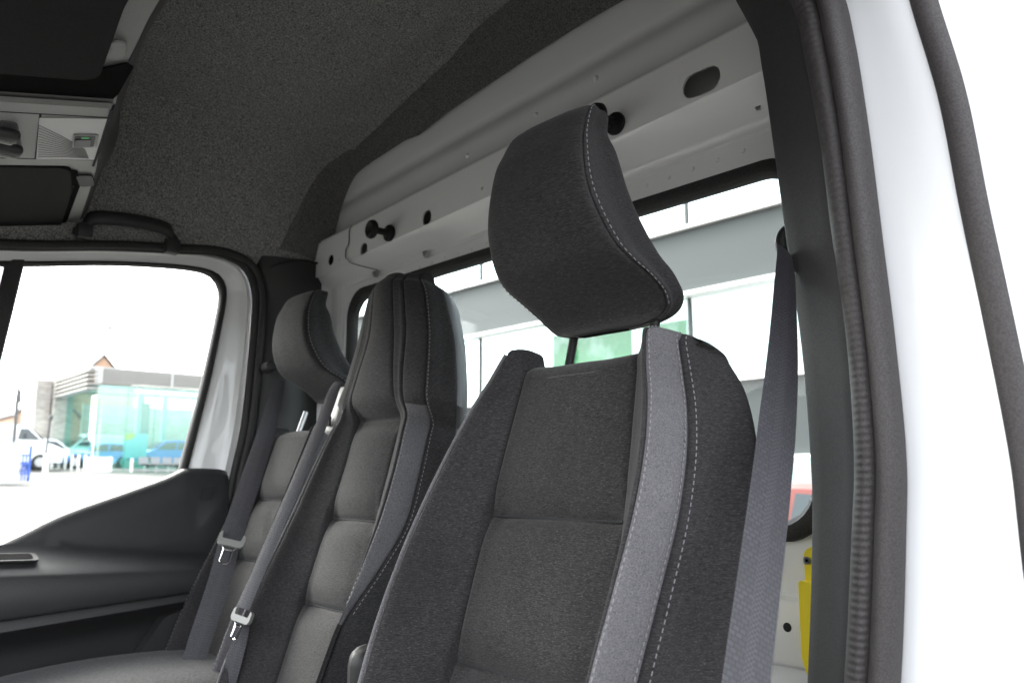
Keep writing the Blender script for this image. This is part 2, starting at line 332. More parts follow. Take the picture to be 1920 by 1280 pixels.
# ---- overhead console ---------------------------------------------
KC = .235
def cz(x): return 2.05 + KC * (x - .32)
def onc(a, bb, t): return (a - KC * t, bb, cz(a) - t)       # t: proud, downwards
rear = spline([(.262, .30), (.272, .75), (.279, .921), (.291, 1.03), (.309, 1.16), (.338, 1.30), (.362, 1.45), (.400, 1.62), (.425, 1.75), (.462, 1.95), (.486, 2.10), (.470, 2.19), (.40, 2.205)], 5)
con_out = list(rear) + [(-.15, 2.205), (-.15, .30)]
m = MB(); m.prism(con_out, onc, -.0005, -.035)
cons = m.build('overhead_console', M['lightgrey'], van, auto=30)
cons['label'] = 'pale grey overhead console with dark panels, map lamp and switches'
m = MB(); rows = []
for i, (x, y) in enumerate(rear):
    wv = .016 + .010 * max(0, math.sin(9 * y)) ** 2
    rows.append([(x + .001, y, cz(x) + .002), (x + .005, y, cz(x) + .006), (x + wv, y, cz(x) + .03), (x + wv + .006, y, cz(x) + .06), (x + wv + .004, y, cz(x) + .20), (x + .0, y, 2.40)])
m.grid(rows[:-4]); m.build('console_rear_edge', M['plastic'], cons, auto=40)
def panel(name, pts, mt, t0, t1, par=cons, bev=True):
    mm = MB(); mm.prism(pts, onc, t0, t1); o = mm.build(name, mt, par, auto=30); return o
def rpoly(pts, r, n=5):
    o = []; N = len(pts)
    for i in range(N):
        p, a, c = Vector(pts[i]), Vector(pts[i - 1]), Vector(pts[(i + 1) % N]); d1 = (a - p); d2 = (c - p)
        rr = min(r, d1.length * .45, d2.length * .45); s = p + d1.normalized() * rr; e = p + d2.normalized() * rr
        for k in range(n + 1): t = k / n; q = s * (1 - t) ** 2 + p * 2 * t * (1 - t) + e * t * t; o.append((q.x, q.y))
    return o
panel('sun_visor', rpoly([(-.14, .45), (.236, .45), (.247, .93), (.283, 1.165), (-.14, 1.175)], .03), M['visor'], .001, .009)
panel('visor_gap_shade', [(-.14, 1.172), (.20, 1.168), (.262, 1.150), (.300, 1.105), (.312, 1.118), (.323, 1.218), (.322, 1.240), (-.14, 1.248)], M['hollow_shade'], .0015, .004)  # black sheet painting the shade between visor and lamp unit
panel('hinge_gap', rpoly([(.262, 1.04), (.281, 1.04), (.292, 1.09), (.268, 1.09)], .008), M['lightgrey'], .002, .006)
panel('sun_visor', rpoly([(-.14, 1.592), (.352, 1.595), (.395, 1.75), (.452, 2.09), (.435, 2.165), (-.14, 2.17)], .03), M['visor'], .001, .008)
panel('visor_gap_shade', rpoly([(.356, 1.63), (.392, 1.735), (.435, 1.99), (.446, 2.15), (.459, 2.12), (.452, 2.03), (.403, 1.735), (.372, 1.63)], .006), M['hollow_shade'], .0012, .003)  # same painted shade along the second visor's edge
panel('hinge_gap', rpoly([(.376, 1.655), (.402, 1.650), (.428, 1.725), (.404, 1.735)], .012), M['black'], .002, .005)
unit = panel('lamp_unit', rpoly([(-.10, 1.262), (.327, 1.258), (.381, 1.560), (-.10, 1.578)], .004), M['lightgrey'], .004, .013)
M['lens'] = mat('lamp_lens', (.22, .22, .215), .3)
# lens with its diagonal fine ribs
lens = panel('lamp_lens', rpoly([(.246, 1.312), (.335, 1.300), (.374, 1.518), (.286, 1.522)], .004), M['lens'], .0132, .0145, unit)
m = MB()
for k in range(13):
    a0 = Vector((.252 + .0028 * k, 1.345 + .0135 * k)); a1 = Vector((.345 + .0015 * k, 1.46 + .004 * k))
    if a0.y > 1.515: continue
    p0 = onc(a0.x, a0.y, .0148); p1 = onc(a1.x, min(a1.y, 1.515), .0148); m.tube([p0, ((p0[0] + p1[0]) / 2, (p0[1] + p1[1]) / 2 - .004, (p0[2] + p1[2]) / 2), p1], .0007, 4)
m.build('lens_ribs', M['lightgrey'], unit, kind='stuff')
panel('lens_joint', [(.243, 1.300), (.246, 1.300), (.287, 1.525), (.284, 1.525)], M['seamdark'], .0132, .0137, unit)
panel('unit_joint', [(-.1, 1.3005), (.334, 1.2965), (.3343, 1.2985), (-.1, 1.3025)], M['seamdark'], .0132, .0137, unit)
panel('unit_joint', [(-.1, 1.5235), (.374, 1.5225), (.3743, 1.5245), (-.1, 1.5255)], M['seamdark'], .0132, .0137, unit)
panel('edge_joint', [(.327, 1.262), (.331, 1.262), (.385, 1.558), (.381, 1.558)], M['seamdark'], .004, .0145, cons)
panel('button_frame', rpoly([(.308, 1.380), (.343, 1.375), (.358, 1.442), (.322, 1.447)], .006), M['lightgrey'], .0147, .0162, unit)
panel('button_well', rpoly([(.311, 1.385), (.340, 1.380), (.352, 1.437), (.324, 1.442)], .005), M['black'], .0163, .0166, unit)
panel('lamp_button', rpoly([(.3165, 1.400), (.338, 1.396), (.346, 1.431), (.3235, 1.434)], .003), M['plastic_mid'], .0167, .0185, unit)
gl = mat('green_lamp', (.02, .25, .05), .4); gl.node_tree.nodes['Principled BSDF'].inputs['Emission Color'].default_value = (.05, .6, .15, 1); gl.node_tree.nodes['Principled BSDF'].inputs['Emission Strength'].default_value = .02
panel('indicator_light', rpoly([(.322, 1.389), (.333, 1.387), (.334, 1.393), (.323, 1.395)], .002), gl, .0167, .0173, unit)
panel('switch_well', rpoly([(.10, 1.342), (.222, 1.335), (.258, 1.478), (.10, 1.49)], .018), M['plastic_mid'], .0133, .0142, unit)
for y0, x0 in ((1.362, .208), (1.436, .226)):
    m = MB(); c = onc(x0, y0 + .015, .020); m.box(c, (.055, .034, .016), bev=.006, rot=None); sw = m.build('rocker_switch', M['plastic'], unit)
    m = MB(); c = onc(x0 + .002, y0 + .024, .0275); m.box(c, (.042, .012, .006), bev=.0025); m.build('switch_cap', M['lightgrey'], unit)
# ---- grab handle over the passenger door -----------------------------
m = MB(); HX0, HX1 = .475, .700
hp = spline([(HX0 + .012, 2.047, 2.052), (HX0 + .014, 2.042, 2.078), (HX0 + .035, 2.033, 2.096), (.585, 2.026, 2.104), (HX1 - .035, 2.028, 2.102), (HX1 - .014, 2.034, 2.088), (HX1 - .010, 2.040, 2.062)], 8)
rows = []
for i, p in enumerate(hp):
    t = i / (len(hp) - 1); wd = .021 - .004 * math.sin(math.pi * t); th = .009
    rows.append([(p[0] + 0, p[1] + th * math.sin(a) * .9, p[2] + wd * math.cos(a)) if .12 < t < .88 else (p[0] + wd * math.cos(a), p[1] + th * math.sin(a), p[2]) for a in np.linspace(0, 2 * math.pi, 13)[:-1]])
m.grid(rows, closed=True); gh = m.build('grab_handle', M['plastic'], van)
for hx in (HX0 + .014, HX1 - .012):
    m = MB(); m.box((hx, 2.035, 2.060), (.034, .03, .036), bev=.006); m.build('handle_foot', M['plastic'], gh)

# ---- passenger door and its aperture ----------------------------------
AP = [(-.30, 1.97), (.10, 1.985), (.334, 2.003), (.552, 2.042), (.70, 2.062), (.796, 2.074), (.868, 2.064), (.905, 2.035), (.924, 1.985), (.928, 1.93), (.924, 1.80), (.914, 1.629), (.892, 1.50), (.868, 1.35), (.84, 1.2), (.80, .95)]
aps = spline(AP, 6)
m = MB(); m.tube([(x, 2.066, z) for x, z in aps], .0115, 10); m.tube([(x + .012, 2.052, z + .004) for x, z in aps], .010, 8)
apr = m.build('door_aperture_seal', M['rubber'], van, auto=0)
# passenger side B pillar trim
m = MB()
def apx(z): 
    q = [(z_, x_) for x_, z_ in aps if x_ > .79]; q.sort(); return lerp(q, z)
rows = []
for z in np.linspace(.6, 2.085, 40):
    x0 = apx(min(z, 2.03)) + .006; r = [(x0, 2.075, z), (x0 + .012, 2.056, z), (x0 + .03, 2.042, z), (x0 + .05, 2.032, z), (x0 + .11, 2.02, z), (1.09, 2.035, z), (1.127, 2.05, z)]; rows.append(r)
m.grid(rows); bp2 = m.build('pillar_trim', M['plastic'], van, auto=40)
m = MB(); m.tube(spline([(.945, 2.045, 2.05), (.975, 2.028, 2.068), (1.03, 2.016, 2.083), (1.10, 2.03, 2.085)], 5), .003, 6); m.build('trim_joint', M['seamdark'], bp2)
door = bpy.data.objects.new('passenger_door', None); col.objects.link(door); door.parent = van; door.location = Vector((.4, 2.1, 1.0)) - van.location
door['label'] = 'closed passenger door with white window frame and black door card'
GL = spline([(-.30, 1.90), (.10, 1.93), (.377, 1.973), (.55, 2.005), (.68, 2.022), (.771, 2.028), (.815, 2.022), (.838, 2.000), (.845, 1.965), (.838, 1.90), (.815, 1.75), (.790, 1.62), (.769, 1.515), (.745, 1.40)], 6)
def resample(c, n):
    P = np.array(c); s = np.concatenate([[0], np.cumsum(np.linalg.norm(np.diff(P, axis=0), axis=1))]); s /= s[-1]
    return [tuple(np.interp(t, s, P[:, k]) for k in range(P.shape[1])) for t in np.linspace(0, 1, n)]
FRO = spline([(-.30, 1.965), (.10, 1.982), (.334, 2.000), (.552, 2.038), (.70, 2.058), (.796, 2.069), (.864, 2.059), (.900, 2.031), (.917, 1.983), (.921, 1.93), (.917, 1.80), (.907, 1.629), (.888, 1.50), (.87, 1.40)], 6)
A_, G_ = resample(FRO, 90), resample(GL, 90)
m = MB(); rows = []
for (xa, za), (xg, zg) in zip(A_, G_):
    r = []
    for t, y in ((-.30, 2.105), (-.10, 2.088), (.04, 2.080), (.16, 2.076), (.24, 2.081), (.30, 2.084), (.60, 2.088), (.78, 2.093), (.86, 2.100), (1.02, 2.118)): r.append((xa + (xg - xa) * t, y, za + (zg - za) * t))
    rows.append(r)
m.grid(rows); m.build('window_frame', M['prim'], door, auto=30)
m = MB(); rows = []
for (xa, za), (xg, zg) in zip(A_, G_):
    dx, dz = xa - xg, za - zg; L = math.hypot(dx, dz); dx, dz = dx / L, dz / L
    rows.append([(xg + dx * s, y, zg + dz * s) for s, y in ((.017, 2.101), (.013, 2.092), (.004, 2.090), (-.003, 2.096), (-.003, 2.116))])
m.grid(rows); m.build('window_seal', M['rubber'], door, auto=60)
# divider bar with quarter pane ahead of it
m = MB(); m.grid([[(x, y, z) for x, y in ((xb, 2.118), (xb, 2.096), (xb + .012, 2.090), (xb + .034, 2.090), (xb + .038, 2.097), (xb + .038, 2.118))] for xb, z in ((.352, 2.0), (.340, 1.90), (.322, 1.75), (.296, 1.5), (.28, 1.3))]); m.build('window_divider', M['rubber'], door, auto=40)
ony = lambda y: (lambda a, z, t: (a, y + t, z))
gx = [(x, z) for x, z in GL if x > .36]
m = MB(); m.prism([(.36, 1.985)] + gx + [(.74, 1.35), (.29, 1.30)], ony(2.108), 0, .004); m.build('window_pane', M['pane'], door, auto=30)
m = MB(); m.prism([(-.3, 1.92), (.34, 1.97), (.28, 1.30), (-.3, 1.25)], ony(2.108), 0, .004); m.build('quarter_pane', M['pane'], door, auto=30)
# door card: cross section lofted along the door
TOP = [(-.3, 1.22), (.20, 1.285), (.389, 1.360), (.498, 1.416), (.630, 1.464), (.72, 1.497), (.757, 1.515), (.775, 1.521), (.860, 1.521), (.880, 1.515), (.888, 1.500)]
m = MB(); rows = []
for u in np.linspace(0, 1, 110):
    x = -.3 + 1.188 * u; zt = lerp(spline(TOP, 3), x); ext = max(0, (x - .80) / .088)
    za, zb, zc, zd = np.interp(x, [.38, .82], [1.335, 1.310]), np.interp(x, [.38, .82], [1.300, 1.284]), np.interp(x, [.39, .80], [1.215, 1.238]), np.interp(x, [.39, .80], [1.186, 1.215])
    rise = .5 + .5 * math.tanh((x - .835) / .012)
    zm = np.interp(x, [.3, .38, .5, .65, .75, .80, .84, .90], [1.345, 1.350, 1.358, 1.366, 1.376, 1.39, 1.43, 1.46])     # upper edge of the shallow pressed step
    zm = min(zm, zt - .004)
    sec = [(2.104, zt - .012), (2.098, zt - .003), (2.088, zt), (2.074, zt - .004), (2.066, zt - .016), (2.060, min(zt - .03, zt * .5 + zm * .5)), (2.057, zm + .008), (2.052, zm - .008), (2.050, max(za + .022, zm - .025)), (2.044, za + .014), (2.030, za + .002),
           (2.000, zb + .018), (1.975, zb + .004), (1.966, zb - .006), (1.966, zc + .01), (1.970, zc + .002), (1.982, zc), (1.978, zc - .004), (1.976, zd + .006), (1.986, zd - .004), (2.04, zd - .03), (2.052, zd - .06), (2.05, .98), (1.99, .93), (1.98, .6)]
    e = max(0, (x - .872) / .016)
    rows.append([(x - .0 * e, y + .02 * e ** 2, z) for y, z in sec])
m.grid(rows); card = m.build('door_card', M['plastic'], door, auto=50)
# slanted end of the card below the arm rest
m = MB(); m.prism(rpoly([(.715, 1.185), (.83, 1.215), (.80, 1.02), (.62, 1.04)], .01), ony(2.035), 0, -.040); m.build('pocket_end', M['plastic'], door, auto=30)
m = MB(); m.prism([(-.2, 1.035), (.6, 1.065), (.80, 1.09), (.80, .80), (-.2, .80)], ony(2.02), 0, -.06); m.build('map_pocket', M['plastic'], door, auto=30)
m = MB(); m.prism(rpoly([(.812, 1.478), (.842, 1.480), (.832, 1.445), (.803, 1.443)], .005), ony(2.0565), 0, -.003); m.build('blanking_cap', M['plastic'], door, auto=30)
m = MB(); m.prism(rpoly([(-.1, 1.346), (.447, 1.331), (.452, 1.306), (-.1, 1.318)], .008), ony(2.0), -.012, -.03); 
m = MB(); rr = rpoly([(.05, 2.036), (.448, 2.036), (.450, 2.000), (.05, 2.000)], .010); m.prism(rr, lambda a, y, t: (a, y, 1.324 + .035 * (.45 - a) + (y - 2.0) * .35 + t), 0, .004); pc = m.build('pull_rim', M['black'], door, auto=30)
m = MB(); rr = rpoly([(.05, 2.031), (.438, 2.031), (.440, 2.005), (.05, 2.005)], .008); m.prism(rr, lambda a, y, t: (a, y, 1.3285 + .035 * (.45 - a) + (y - 2.0) * .35 + t), 0, .0006); m.build('pull_recess_shade', M['hollow_shade'], door, auto=30)  # black sheet on the rim, paints the recess's shade

# ---- driver side pillar, seals, jamb ----------------------------------
def col3(tab, z): return lerp(tab, z)
ZS = [.6, 1.0, 1.285, 1.44, 1.525, 1.647, 1.764, 1.888, 2.0, 2.076, 2.25, 2.5]
def ycurve(ys_): P = spline(list(zip(ZS, ys_)), 6); return lambda z: lerp(P, z)
y_in = ycurve([.60, .535, .499, .484, .481, .484, .4945, .505, .5155, .530, .605, .74])     # inner edge of the trim (seen at x=.87)
y_rl = ycurve([.56, .500, .456, .437, .4285, .4285, .437, .445, .458, .471, .53, 0.624])
y_rr = ycurve([.50, .44, .397, .3795, .373, .3755, .381, .387, .396, .409, .46, 0.542])
y_bl = ycurve([.31, .285, .272, .273, .275, .286, .298, .309, .328, .339, .37, 0.420])
zs = np.linspace(.62, 2.25, 120)
S_ = lambda x: x / .87
m = MB(); rows = []
for z in zs:
    k = S_(.955); a, r = y_in(1.5 + (z - 1.5) / k), y_rl(z)
    zz = lambda x: 1.5 + (z - 1.5) * x / .87
    rows.append([(1.06, a * k + .035, z), (1.0, a * k + .012, z), (.972, a * k + .001, z), (.962, a * k - .003, z), (.953, a * k - .010, z), (.935, a * .953 / .87 * .5 + r * .5 + .018, z), (.905, (a * .2 + r * .8) + .012, z), (.885, r + .004, z), (.884, r - .012, z)])
m.grid(rows); bp1 = m.build('pillar_trim', M['trimgrey'], van, auto=50)
bp1['label'] = 'smooth charcoal trim of the near pillar'
# corrugated door seal: rib pitch about 8 mm
m = MB(); rows = []
for z in np.arange(.62, 2.25, .0013):
    l_, r_ = y_rl(z), y_rr(z); wd = l_ - r_; ph = (.5 + .5 * math.sin(2 * math.pi * z / .0078)); am = .0012 * ph
    rows.append([(.884, l_ + .002, z), (.874, l_ - .002 , z), (.866 - am * .3, l_ - wd * .16, z), (.861 - am, l_ - wd * .30, z), (.860 - am, l_ - wd * .42, z), (.866 - am * .4, l_ - wd * .50, z), (.869, l_ - wd * .53, z)])
m.grid(rows); ribs = m.build('ribbed_door_seal', M['seal'], van, auto=0)
m = MB(); rows = []
for z in zs:
    l_, r_ = y_rl(z), y_rr(z); wd = l_ - r_
    rows.append([(.8695, l_ - wd * .525, z), (.860, l_ - wd * .57, z), (.853, l_ - wd * .68, z), (.851, l_ - wd * .80, z), (.856, l_ - wd * .92, z), (.868, r_ - .000, z), (.884, r_ + .002, z)])
m.grid(rows); m.build('seal_bulb', M['seal'], van, auto=0)
m = MB(); rows = []
for z in zs:
    r_, bl = y_rr(z), y_bl(z)
    rows.append([(.892, r_ + .03, z), (.890, r_ - .004, z), (.886, r_ - .02, z), (.880, (r_ * .45 + bl * .55), z), (.874, bl + .012, z), (.873, bl - .030, z), (.876, bl - .040, z), (.884, bl - .046, z), (.95, bl - .048, z), (1.25, bl - .048, z), (1.25, bl + .1, z)])
m.grid(rows); js = m.build('body_side', M['white'], van, auto=40); js['label'] = 'white painted door jamb and body side'
m = MB(); rows = []
for z in zs:
    bl = y_bl(z) ; br = bl - .027
    rows.append([(.8735, bl + .001, z), (.869, bl - .001, z), (.865, bl * .6 + br * .4, z), (.865, bl * .35 + br * .65, z), (.868, br + .002, z), (.8745, br, z)])
m.grid(rows); m.build('edge_seal', M['seal'], van, auto=0)
# roof side above the door, floor and outer roof skin that close the cab
m = MB(); m.grid([[(x, y, z) for y, z in ((.50, 2.24), (.46, 2.20), (.40, 2.19), (.35, 2.20), (.33, 2.26), (.36, 2.42), (.5, 2.52), (1.2, 2.56), (2.0, 2.5), (2.15, 2.35), (2.17, 2.06))] for x in (-.2, .3, .8, 1.25)]); m.build('roof_skin', M['white'], van, auto=40)
m = MB(); m.box((.45, 1.23, .60), (1.5, 1.75, .04), bev=.01); m.build('floor', M['rubber'], van)

m = MB(); m.grid([[(x, y, z) for x, z in ((-.62, .60), (-.60, 1.02), (-.52, 1.10), (-.35, 1.19), (-.45, 1.24), (-1.0, 1.27), (-1.3, 1.20), (-1.75, 1.05), (-1.9, .5))] for y in (.36, 1.23, 2.10)]); m.build('dashboard', M['plastic'], van, auto=40)
m = MB(); m.grid([[(-1.02, y, 1.27), (-.15, y, 2.08)] for y in (.40, 1.23, 2.08)]); m.build('windscreen', M['pane'], van)
for y in (.38, 2.10):
    m = MB(); m.tube([(-1.05, y, 1.24), (-.6, y, 1.68), (-.15, y, 2.08), (.2, y, 2.14)], .055, 8); m.build('screen_pillar', M['plastic'], van)
m = MB(); m.grid([[(-.15, y, 2.06), (-.17, y, 2.12), (-.10, y, 2.52)] for y in (.36, 1.23, 2.12)]); m.build('screen_header', M['white'], van)
m = MB(); m.box((-.62, 2.12, .75), (.9, .06, 1.1)); m.box((.3, 2.13, .75), (1.3, .05, .8)); m.build('far_side_skin', M['white'], van)
# ================================================================ SEATS
def crm(t):
    t2, t3 = t * t, t ** 3; return np.array([-.5 * t + t2 - .5 * t3, 1 - 2.5 * t2 + 1.5 * t3, .5 * t + 2 * t2 - 1.5 * t3, -.5 * t2 + .5 * t3])
class Net:
    def __init__(s, net): s.n = np.array(net, float); s.R, s.C = s.n.shape[:2]
    def at(s, r, c):
        i = min(int(math.floor(r)), s.R - 2); tr = r - i; k = int(math.floor(c)); tc = c - k
        ri = [min(max(i + j, 0), s.R - 1) for j in (-1, 0, 1, 2)]; ci = [(k + j) % s.C for j in (-1, 0, 1, 2)]
        return np.einsum('i,j,ijk->k', crm(tr), crm(tc), s.n[np.ix_(ri, ci)])
    def normal(s, r, c):
        e = .03; du = s.at(min(r + e, s.R - 1), c) - s.at(max(r - e, 0), c); dvv = s.at(r, c + e) - s.at(r, c - e)
        n = np.cross(du, dvv); return n / (np.linalg.norm(n) + 1e-12)
def fine(vals, n, seams, w_=(.05, .02)):
    """parameter samples with extra lines close to the seams"""
    o = set()
    for a, bb in zip(vals[:-1], vals[1:]):
        for k in range(n): o.add(round(a + (bb - a) * k / n, 4))
    for sm in seams:
        for e in w_: o.add(round(sm - e, 4)); o.add(round(sm + e, 4))
        o.add(round(sm, 4))
    return sorted(o)
class Frame:
    def __init__(s, o, al):
        al = R(al); s.o = np.array(o); s.w = np.array([0, 1., 0]); s.h = np.array([math.sin(al), 0, math.cos(al)]); s.n = np.array([-math.cos(al), 0, math.sin(al)])
    def __call__(s, p): return s.o + s.w * p[0] + s.h * p[1] + s.n * p[2]
def shell(name, net, F, mats, parent, matf, cseams, rseams=(), nrow=6, ncol=6, gdep=.005, pan=None, sign=1):
    """lofted upholstery: closed sections, sewn grooves along column seams, tufted cross seams on the centre panel"""
    N = Net(net); csn = [c % N.C for c in cseams]
    cs = [c for c in fine(range(N.C + 1), ncol, csn) if 0 <= c < N.C]
    rs = [r for r in fine(range(N.R), nrow, rseams, (.16, .09, .04)) if 0 <= r <= N.R - 1]
    mb = MB(); rows = []
    for r in rs:
        row = []
        for c in cs:
            p = N.at(r, c); g = 0
            for s_ in csn:
                dd = min(abs(c - s_), N.C - abs(c - s_)); g = max(g, gdep * min(1, max(0, (N.R - 1.6 - r) / 1.2)) * (math.exp(-(dd / .03) ** 2) + .5 * math.exp(-(dd / .12) ** 2)))
            if pan:
                cc = min(c, N.C - c)
                if cc < pan + .1:
                    fade = 1 if cc < pan * .85 else max(0, 1 - (cc - pan * .85) / (pan * .3))
                    for q in rseams:
                        dh = abs(p[1] - N.at(q, 0)[1]); g += fade * (.007 * math.exp(-(dh / .0045) ** 2) + .014 * math.exp(-(dh / .024) ** 2))
                    g -= .008 * (1 - (cc / pan) ** 2) if cc < pan else 0
            if g: p = p - N.normal(r, c) * g * sign
            row.append(F(p))
        rows.append(row)
    nr, nc = len(rows), len(cs); v = [p for r in rows for p in r]
    for i in range(nr - 1):
        for k in range(nc):
            k2 = (k + 1) % nc; cm = (cs[k] + (cs[k2] if k2 else N.C)) / 2; rm = (rs[i] + rs[i + 1]) / 2
            mb.f.append((i * nc + k, i * nc + k2, (i + 1) * nc + k2, (i + 1) * nc + k)); mb.m.append(matf(rm, cm, N))
    mb.v = [tuple(p) for p in v]
    return mb.build(name, mats, parent, auto=0), N
def stitches(name, lines, parent, L=.0048, gap=.0036, r=.0006):
    """lines: lists of (point, normal); dashes are little raised threads"""
    mb = MB()
    for ln in lines:
        P = np.array([p for p, _ in ln]); NN = np.array([n for _, n in ln]); s = np.concatenate([[0], np.cumsum(np.linalg.norm(np.diff(P, axis=0), axis=1))])
        a = 0.0
        while a + L < s[-1]:
            q = [np.array([np.interp(x, s, P[:, k]) for k in range(3)]) for x in (a, a + L)]; n = np.array([np.interp(a + L / 2, s, NN[:, k]) for k in range(3)]); n /= np.linalg.norm(n)
            t = q[1] - q[0]; t /= np.linalg.norm(t); sd_ = np.cross(t, n) * r
            A, B = q; h = n * r
            v = [A - sd_, A + sd_, A * .8 + B * .2 + h + sd_ * .8, A * .8 + B * .2 + h - sd_ * .8, B - sd_, B + sd_, B * .8 + A * .2 + h + sd_ * .8, B * .8 + A * .2 + h - sd_ * .8]
            mb.add(v, [(0, 1, 2, 3), (5, 4, 7, 6), (3, 2, 6, 7), (0, 3, 7, 4), (2, 1, 5, 6)]); a += L + gap
    return mb.build(name, M['thread'], parent, smooth=False, kind='stuff')
def seam_line(N, F, c, r0, r1, lift=.0004, n=120, sign=1):
    o = []
    for r in np.linspace(r0, r1, n):
        cc = c(r) if callable(c) else c
        p = N.at(r, cc); nn = N.normal(r, cc) * sign; o.append((F(p + nn * lift), F(nn) - F.o))
    return o
def backnet(rows, cap=True):
    """rows of dict(h,p,r,rd,so,sd,b,bd,dh): 16 columns round the section, right half first (towards the driver's door)"""
    net = []
    for q in rows:
        h = q['h']; dh = q.get('dh', (0,) * 9); d0 = q.get('d0', 0); p, r, rd, so, sd, b_, bd = q['p'], q['r'], q['rd'], q['so'], q['sd'], q['b'], q['bd']
        half = [(0, d0), (p * .55, d0), (p, d0 + .001), (p + (r - p) * .55, d0 + (rd - d0) * .50), (r, rd), (so, sd), ((so + b_) / 2 + .006, (sd + bd) / 2), (b_, bd), (0, bd - .02)]
        hr_ = list(half)
        if 'soR' in q: hr_[5] = (q['soR'], q['sdR']); hr_[6] = ((q['soR'] + b_) / 2 + .006, (q['sdR'] + bd) / 2)
        row = [(-w_, h + dh[i], d) for i, (w_, d) in enumerate(hr_)] + [(half[i][0], h + dh[i], half[i][1]) for i in range(7, 0, -1)]
        net.append(row)
    return net
def capped(rows):
    """adds the rolled-over top edge"""
    net = backnet(rows); last = np.array(net[-1]); md = (rows[-1]['d0'] + rows[-1]['bd']) / 2 if rows[-1].get('d0') else -.035
    a = last.copy(); a[:, 0] *= .985; a[:, 1] += .010; a[:, 2] = md + (last[:, 2] - md) * .80; net.append(a.tolist())
    c = last.copy(); c[:, 0] *= .955; c[:, 1] += .016; c[:, 2] = md + (last[:, 2] - md) * .45; net.append(c.tolist())
    e = last.copy(); e[:, 0] *= .93; e[:, 1] += .017; e[:, 2] = md; net.append(e.tolist())
    return net
# ---------- head restraint (shared by the driver's and the outer seat) ----
HR = [(.417, .008, .052, .026, .046), (.413, -.012, .066, .024, .057), (.401, -.028, .074, .018, .066), (.375, -.041, .079, .012, .070), (.35, -.050, .084, .022, .076), (.30, -.054, .092, .032, .085), (.26, -.047, .101, .048, .092),
      (.22, -.027, .110, .070, .101), (.20, -.004, .115, .088, .107), (.185, .028, .117, .098, .109), (.168, .058, .115, .106, .109), (.150, .076, .106, .106, .100), (.137, .076, .084, .098, .078), (.131, .072, .045, .086, .04)]
def head_net():
    net = []
    for z, xf, a, xb, ab in reversed(HR):
        t = np.clip((z - .13) / .06, 0, 1) * np.clip((.46 - z) / .05, 0, 1); bul = .009 * t
        half = [(0, xf - bul), (a * .55, xf - bul * .85), (a, xf + .001), ((a + ab) / 2 + .002, (xf + xb) / 2), (ab, xb), (0, xb + .016 * t)]
        net.append([(-y, z, -x) for y, x in half] + [(half[i][0], z, -half[i][1]) for i in range(4, 0, -1)])
    return net
class HFrame:      # (w, z, -x) -> world
    def __init__(s, o, sc=1.0, tilt=0.0): s.o = np.array(o, float); s.sc = sc; s.c, s.s = math.cos(R(tilt)), math.sin(R(tilt))
    def __call__(s, p):
        x, z = -p[2], p[1] - .15; X = x * s.c + z * s.s; Z = -x * s.s + z * s.c + .15
        return s.o + np.array([X, p[0], Z]) * s.sc
def headrest(parent, F, posts, postmat):
    hr, N = shell('head_restraint', head_net(), F, [M['fab'], M['black']], parent, lambda r, c, N: 1 if r < 1.2 else 0, [2, 8], nrow=4, ncol=7, gdep=.0028)
    st = stitches('stitching', [seam_line(N, F, 2.18, 2.3, 12.3), seam_line(N, F, 7.82, 2.3, 12.3)], hr)
    for (p0, p1) in posts:
        m = MB(); m.tube([p0, p1], .0065, 14); m.build('head_restraint_post', postmat, parent)
    return hr
def solid_cover(N, F): pass

# ---------- driver's seat -------------------------------------------------
FD = Frame((.76, .75, 1.563), 15.5)
drv = thing('driver_seat', 'nearest seat, charcoal cloth with pale grey weave strip along its bolster and tall head restraint', 'car seat', (.70, .75, .70))
tp = (-.020, -.018, -.008, .012, .018, .015, .010, .000, -.008)
DR = [dict(h=-.62, p=.135, r=.178, rd=.090, so=.195, sd=.035, b=.225, bd=-.070, d0=.004),
      dict(h=-.45, p=.132, r=.180, rd=.092, so=.197, sd=.037, b=.230, bd=-.070, d0=.002),
      dict(h=-.305, p=.126, r=.183, rd=.088, so=.201, sd=.033, b=.235, bd=-.070),
      dict(h=-.20, p=.122, r=.185, rd=.074, so=.204, sd=.019, b=.236, bd=-.072),
      dict(h=-.115, p=.117, r=.182, rd=.058, so=.203, sd=.004, b=.236, bd=-.074),
      dict(h=-.04, p=.112, r=.172, rd=.044, so=.194, sd=-.008, b=.230, bd=-.077),
      dict(h=.02, p=.107, r=.157, rd=.034, so=.178, sd=-.018, b=.214, bd=-.080),
      dict(h=.065, p=.103, r=.140, rd=.026, so=.162, sd=-.022, b=.192, bd=-.088),
      dict(h=.092, p=.100, r=.126, rd=.018, so=.150, sd=-.020, b=.170, bd=-.090, dh=tp)]
def dmat(r, c, N): 
    cc = min(c, N.C - c); return 1 if 4 < cc < 5 else 2 if cc < 2 else 0
db, ND = shell('backrest', capped(DR), FD, [M['fab'], M['strip'], M['insert']], drv, dmat, [2, 4, 5, 11, 12, 14], [2, 4], pan=2)
stitches('stitching', [seam_line(ND, FD, 4.13, .3, 10.6), seam_line(ND, FD, 4.87, .3, 10.6), seam_line(ND, FD, 5.16, .3, 9.2), seam_line(ND, FD, 11.87, .3, 10.6), seam_line(ND, FD, 11.13, .3, 10.6)], db)
m = MB(); m.tube([tuple(p) for p, n_ in seam_line(ND, FD, 11.97, .2, 7.9, .0012)], .0026, 8); m.build('piping', M['strip'], db)
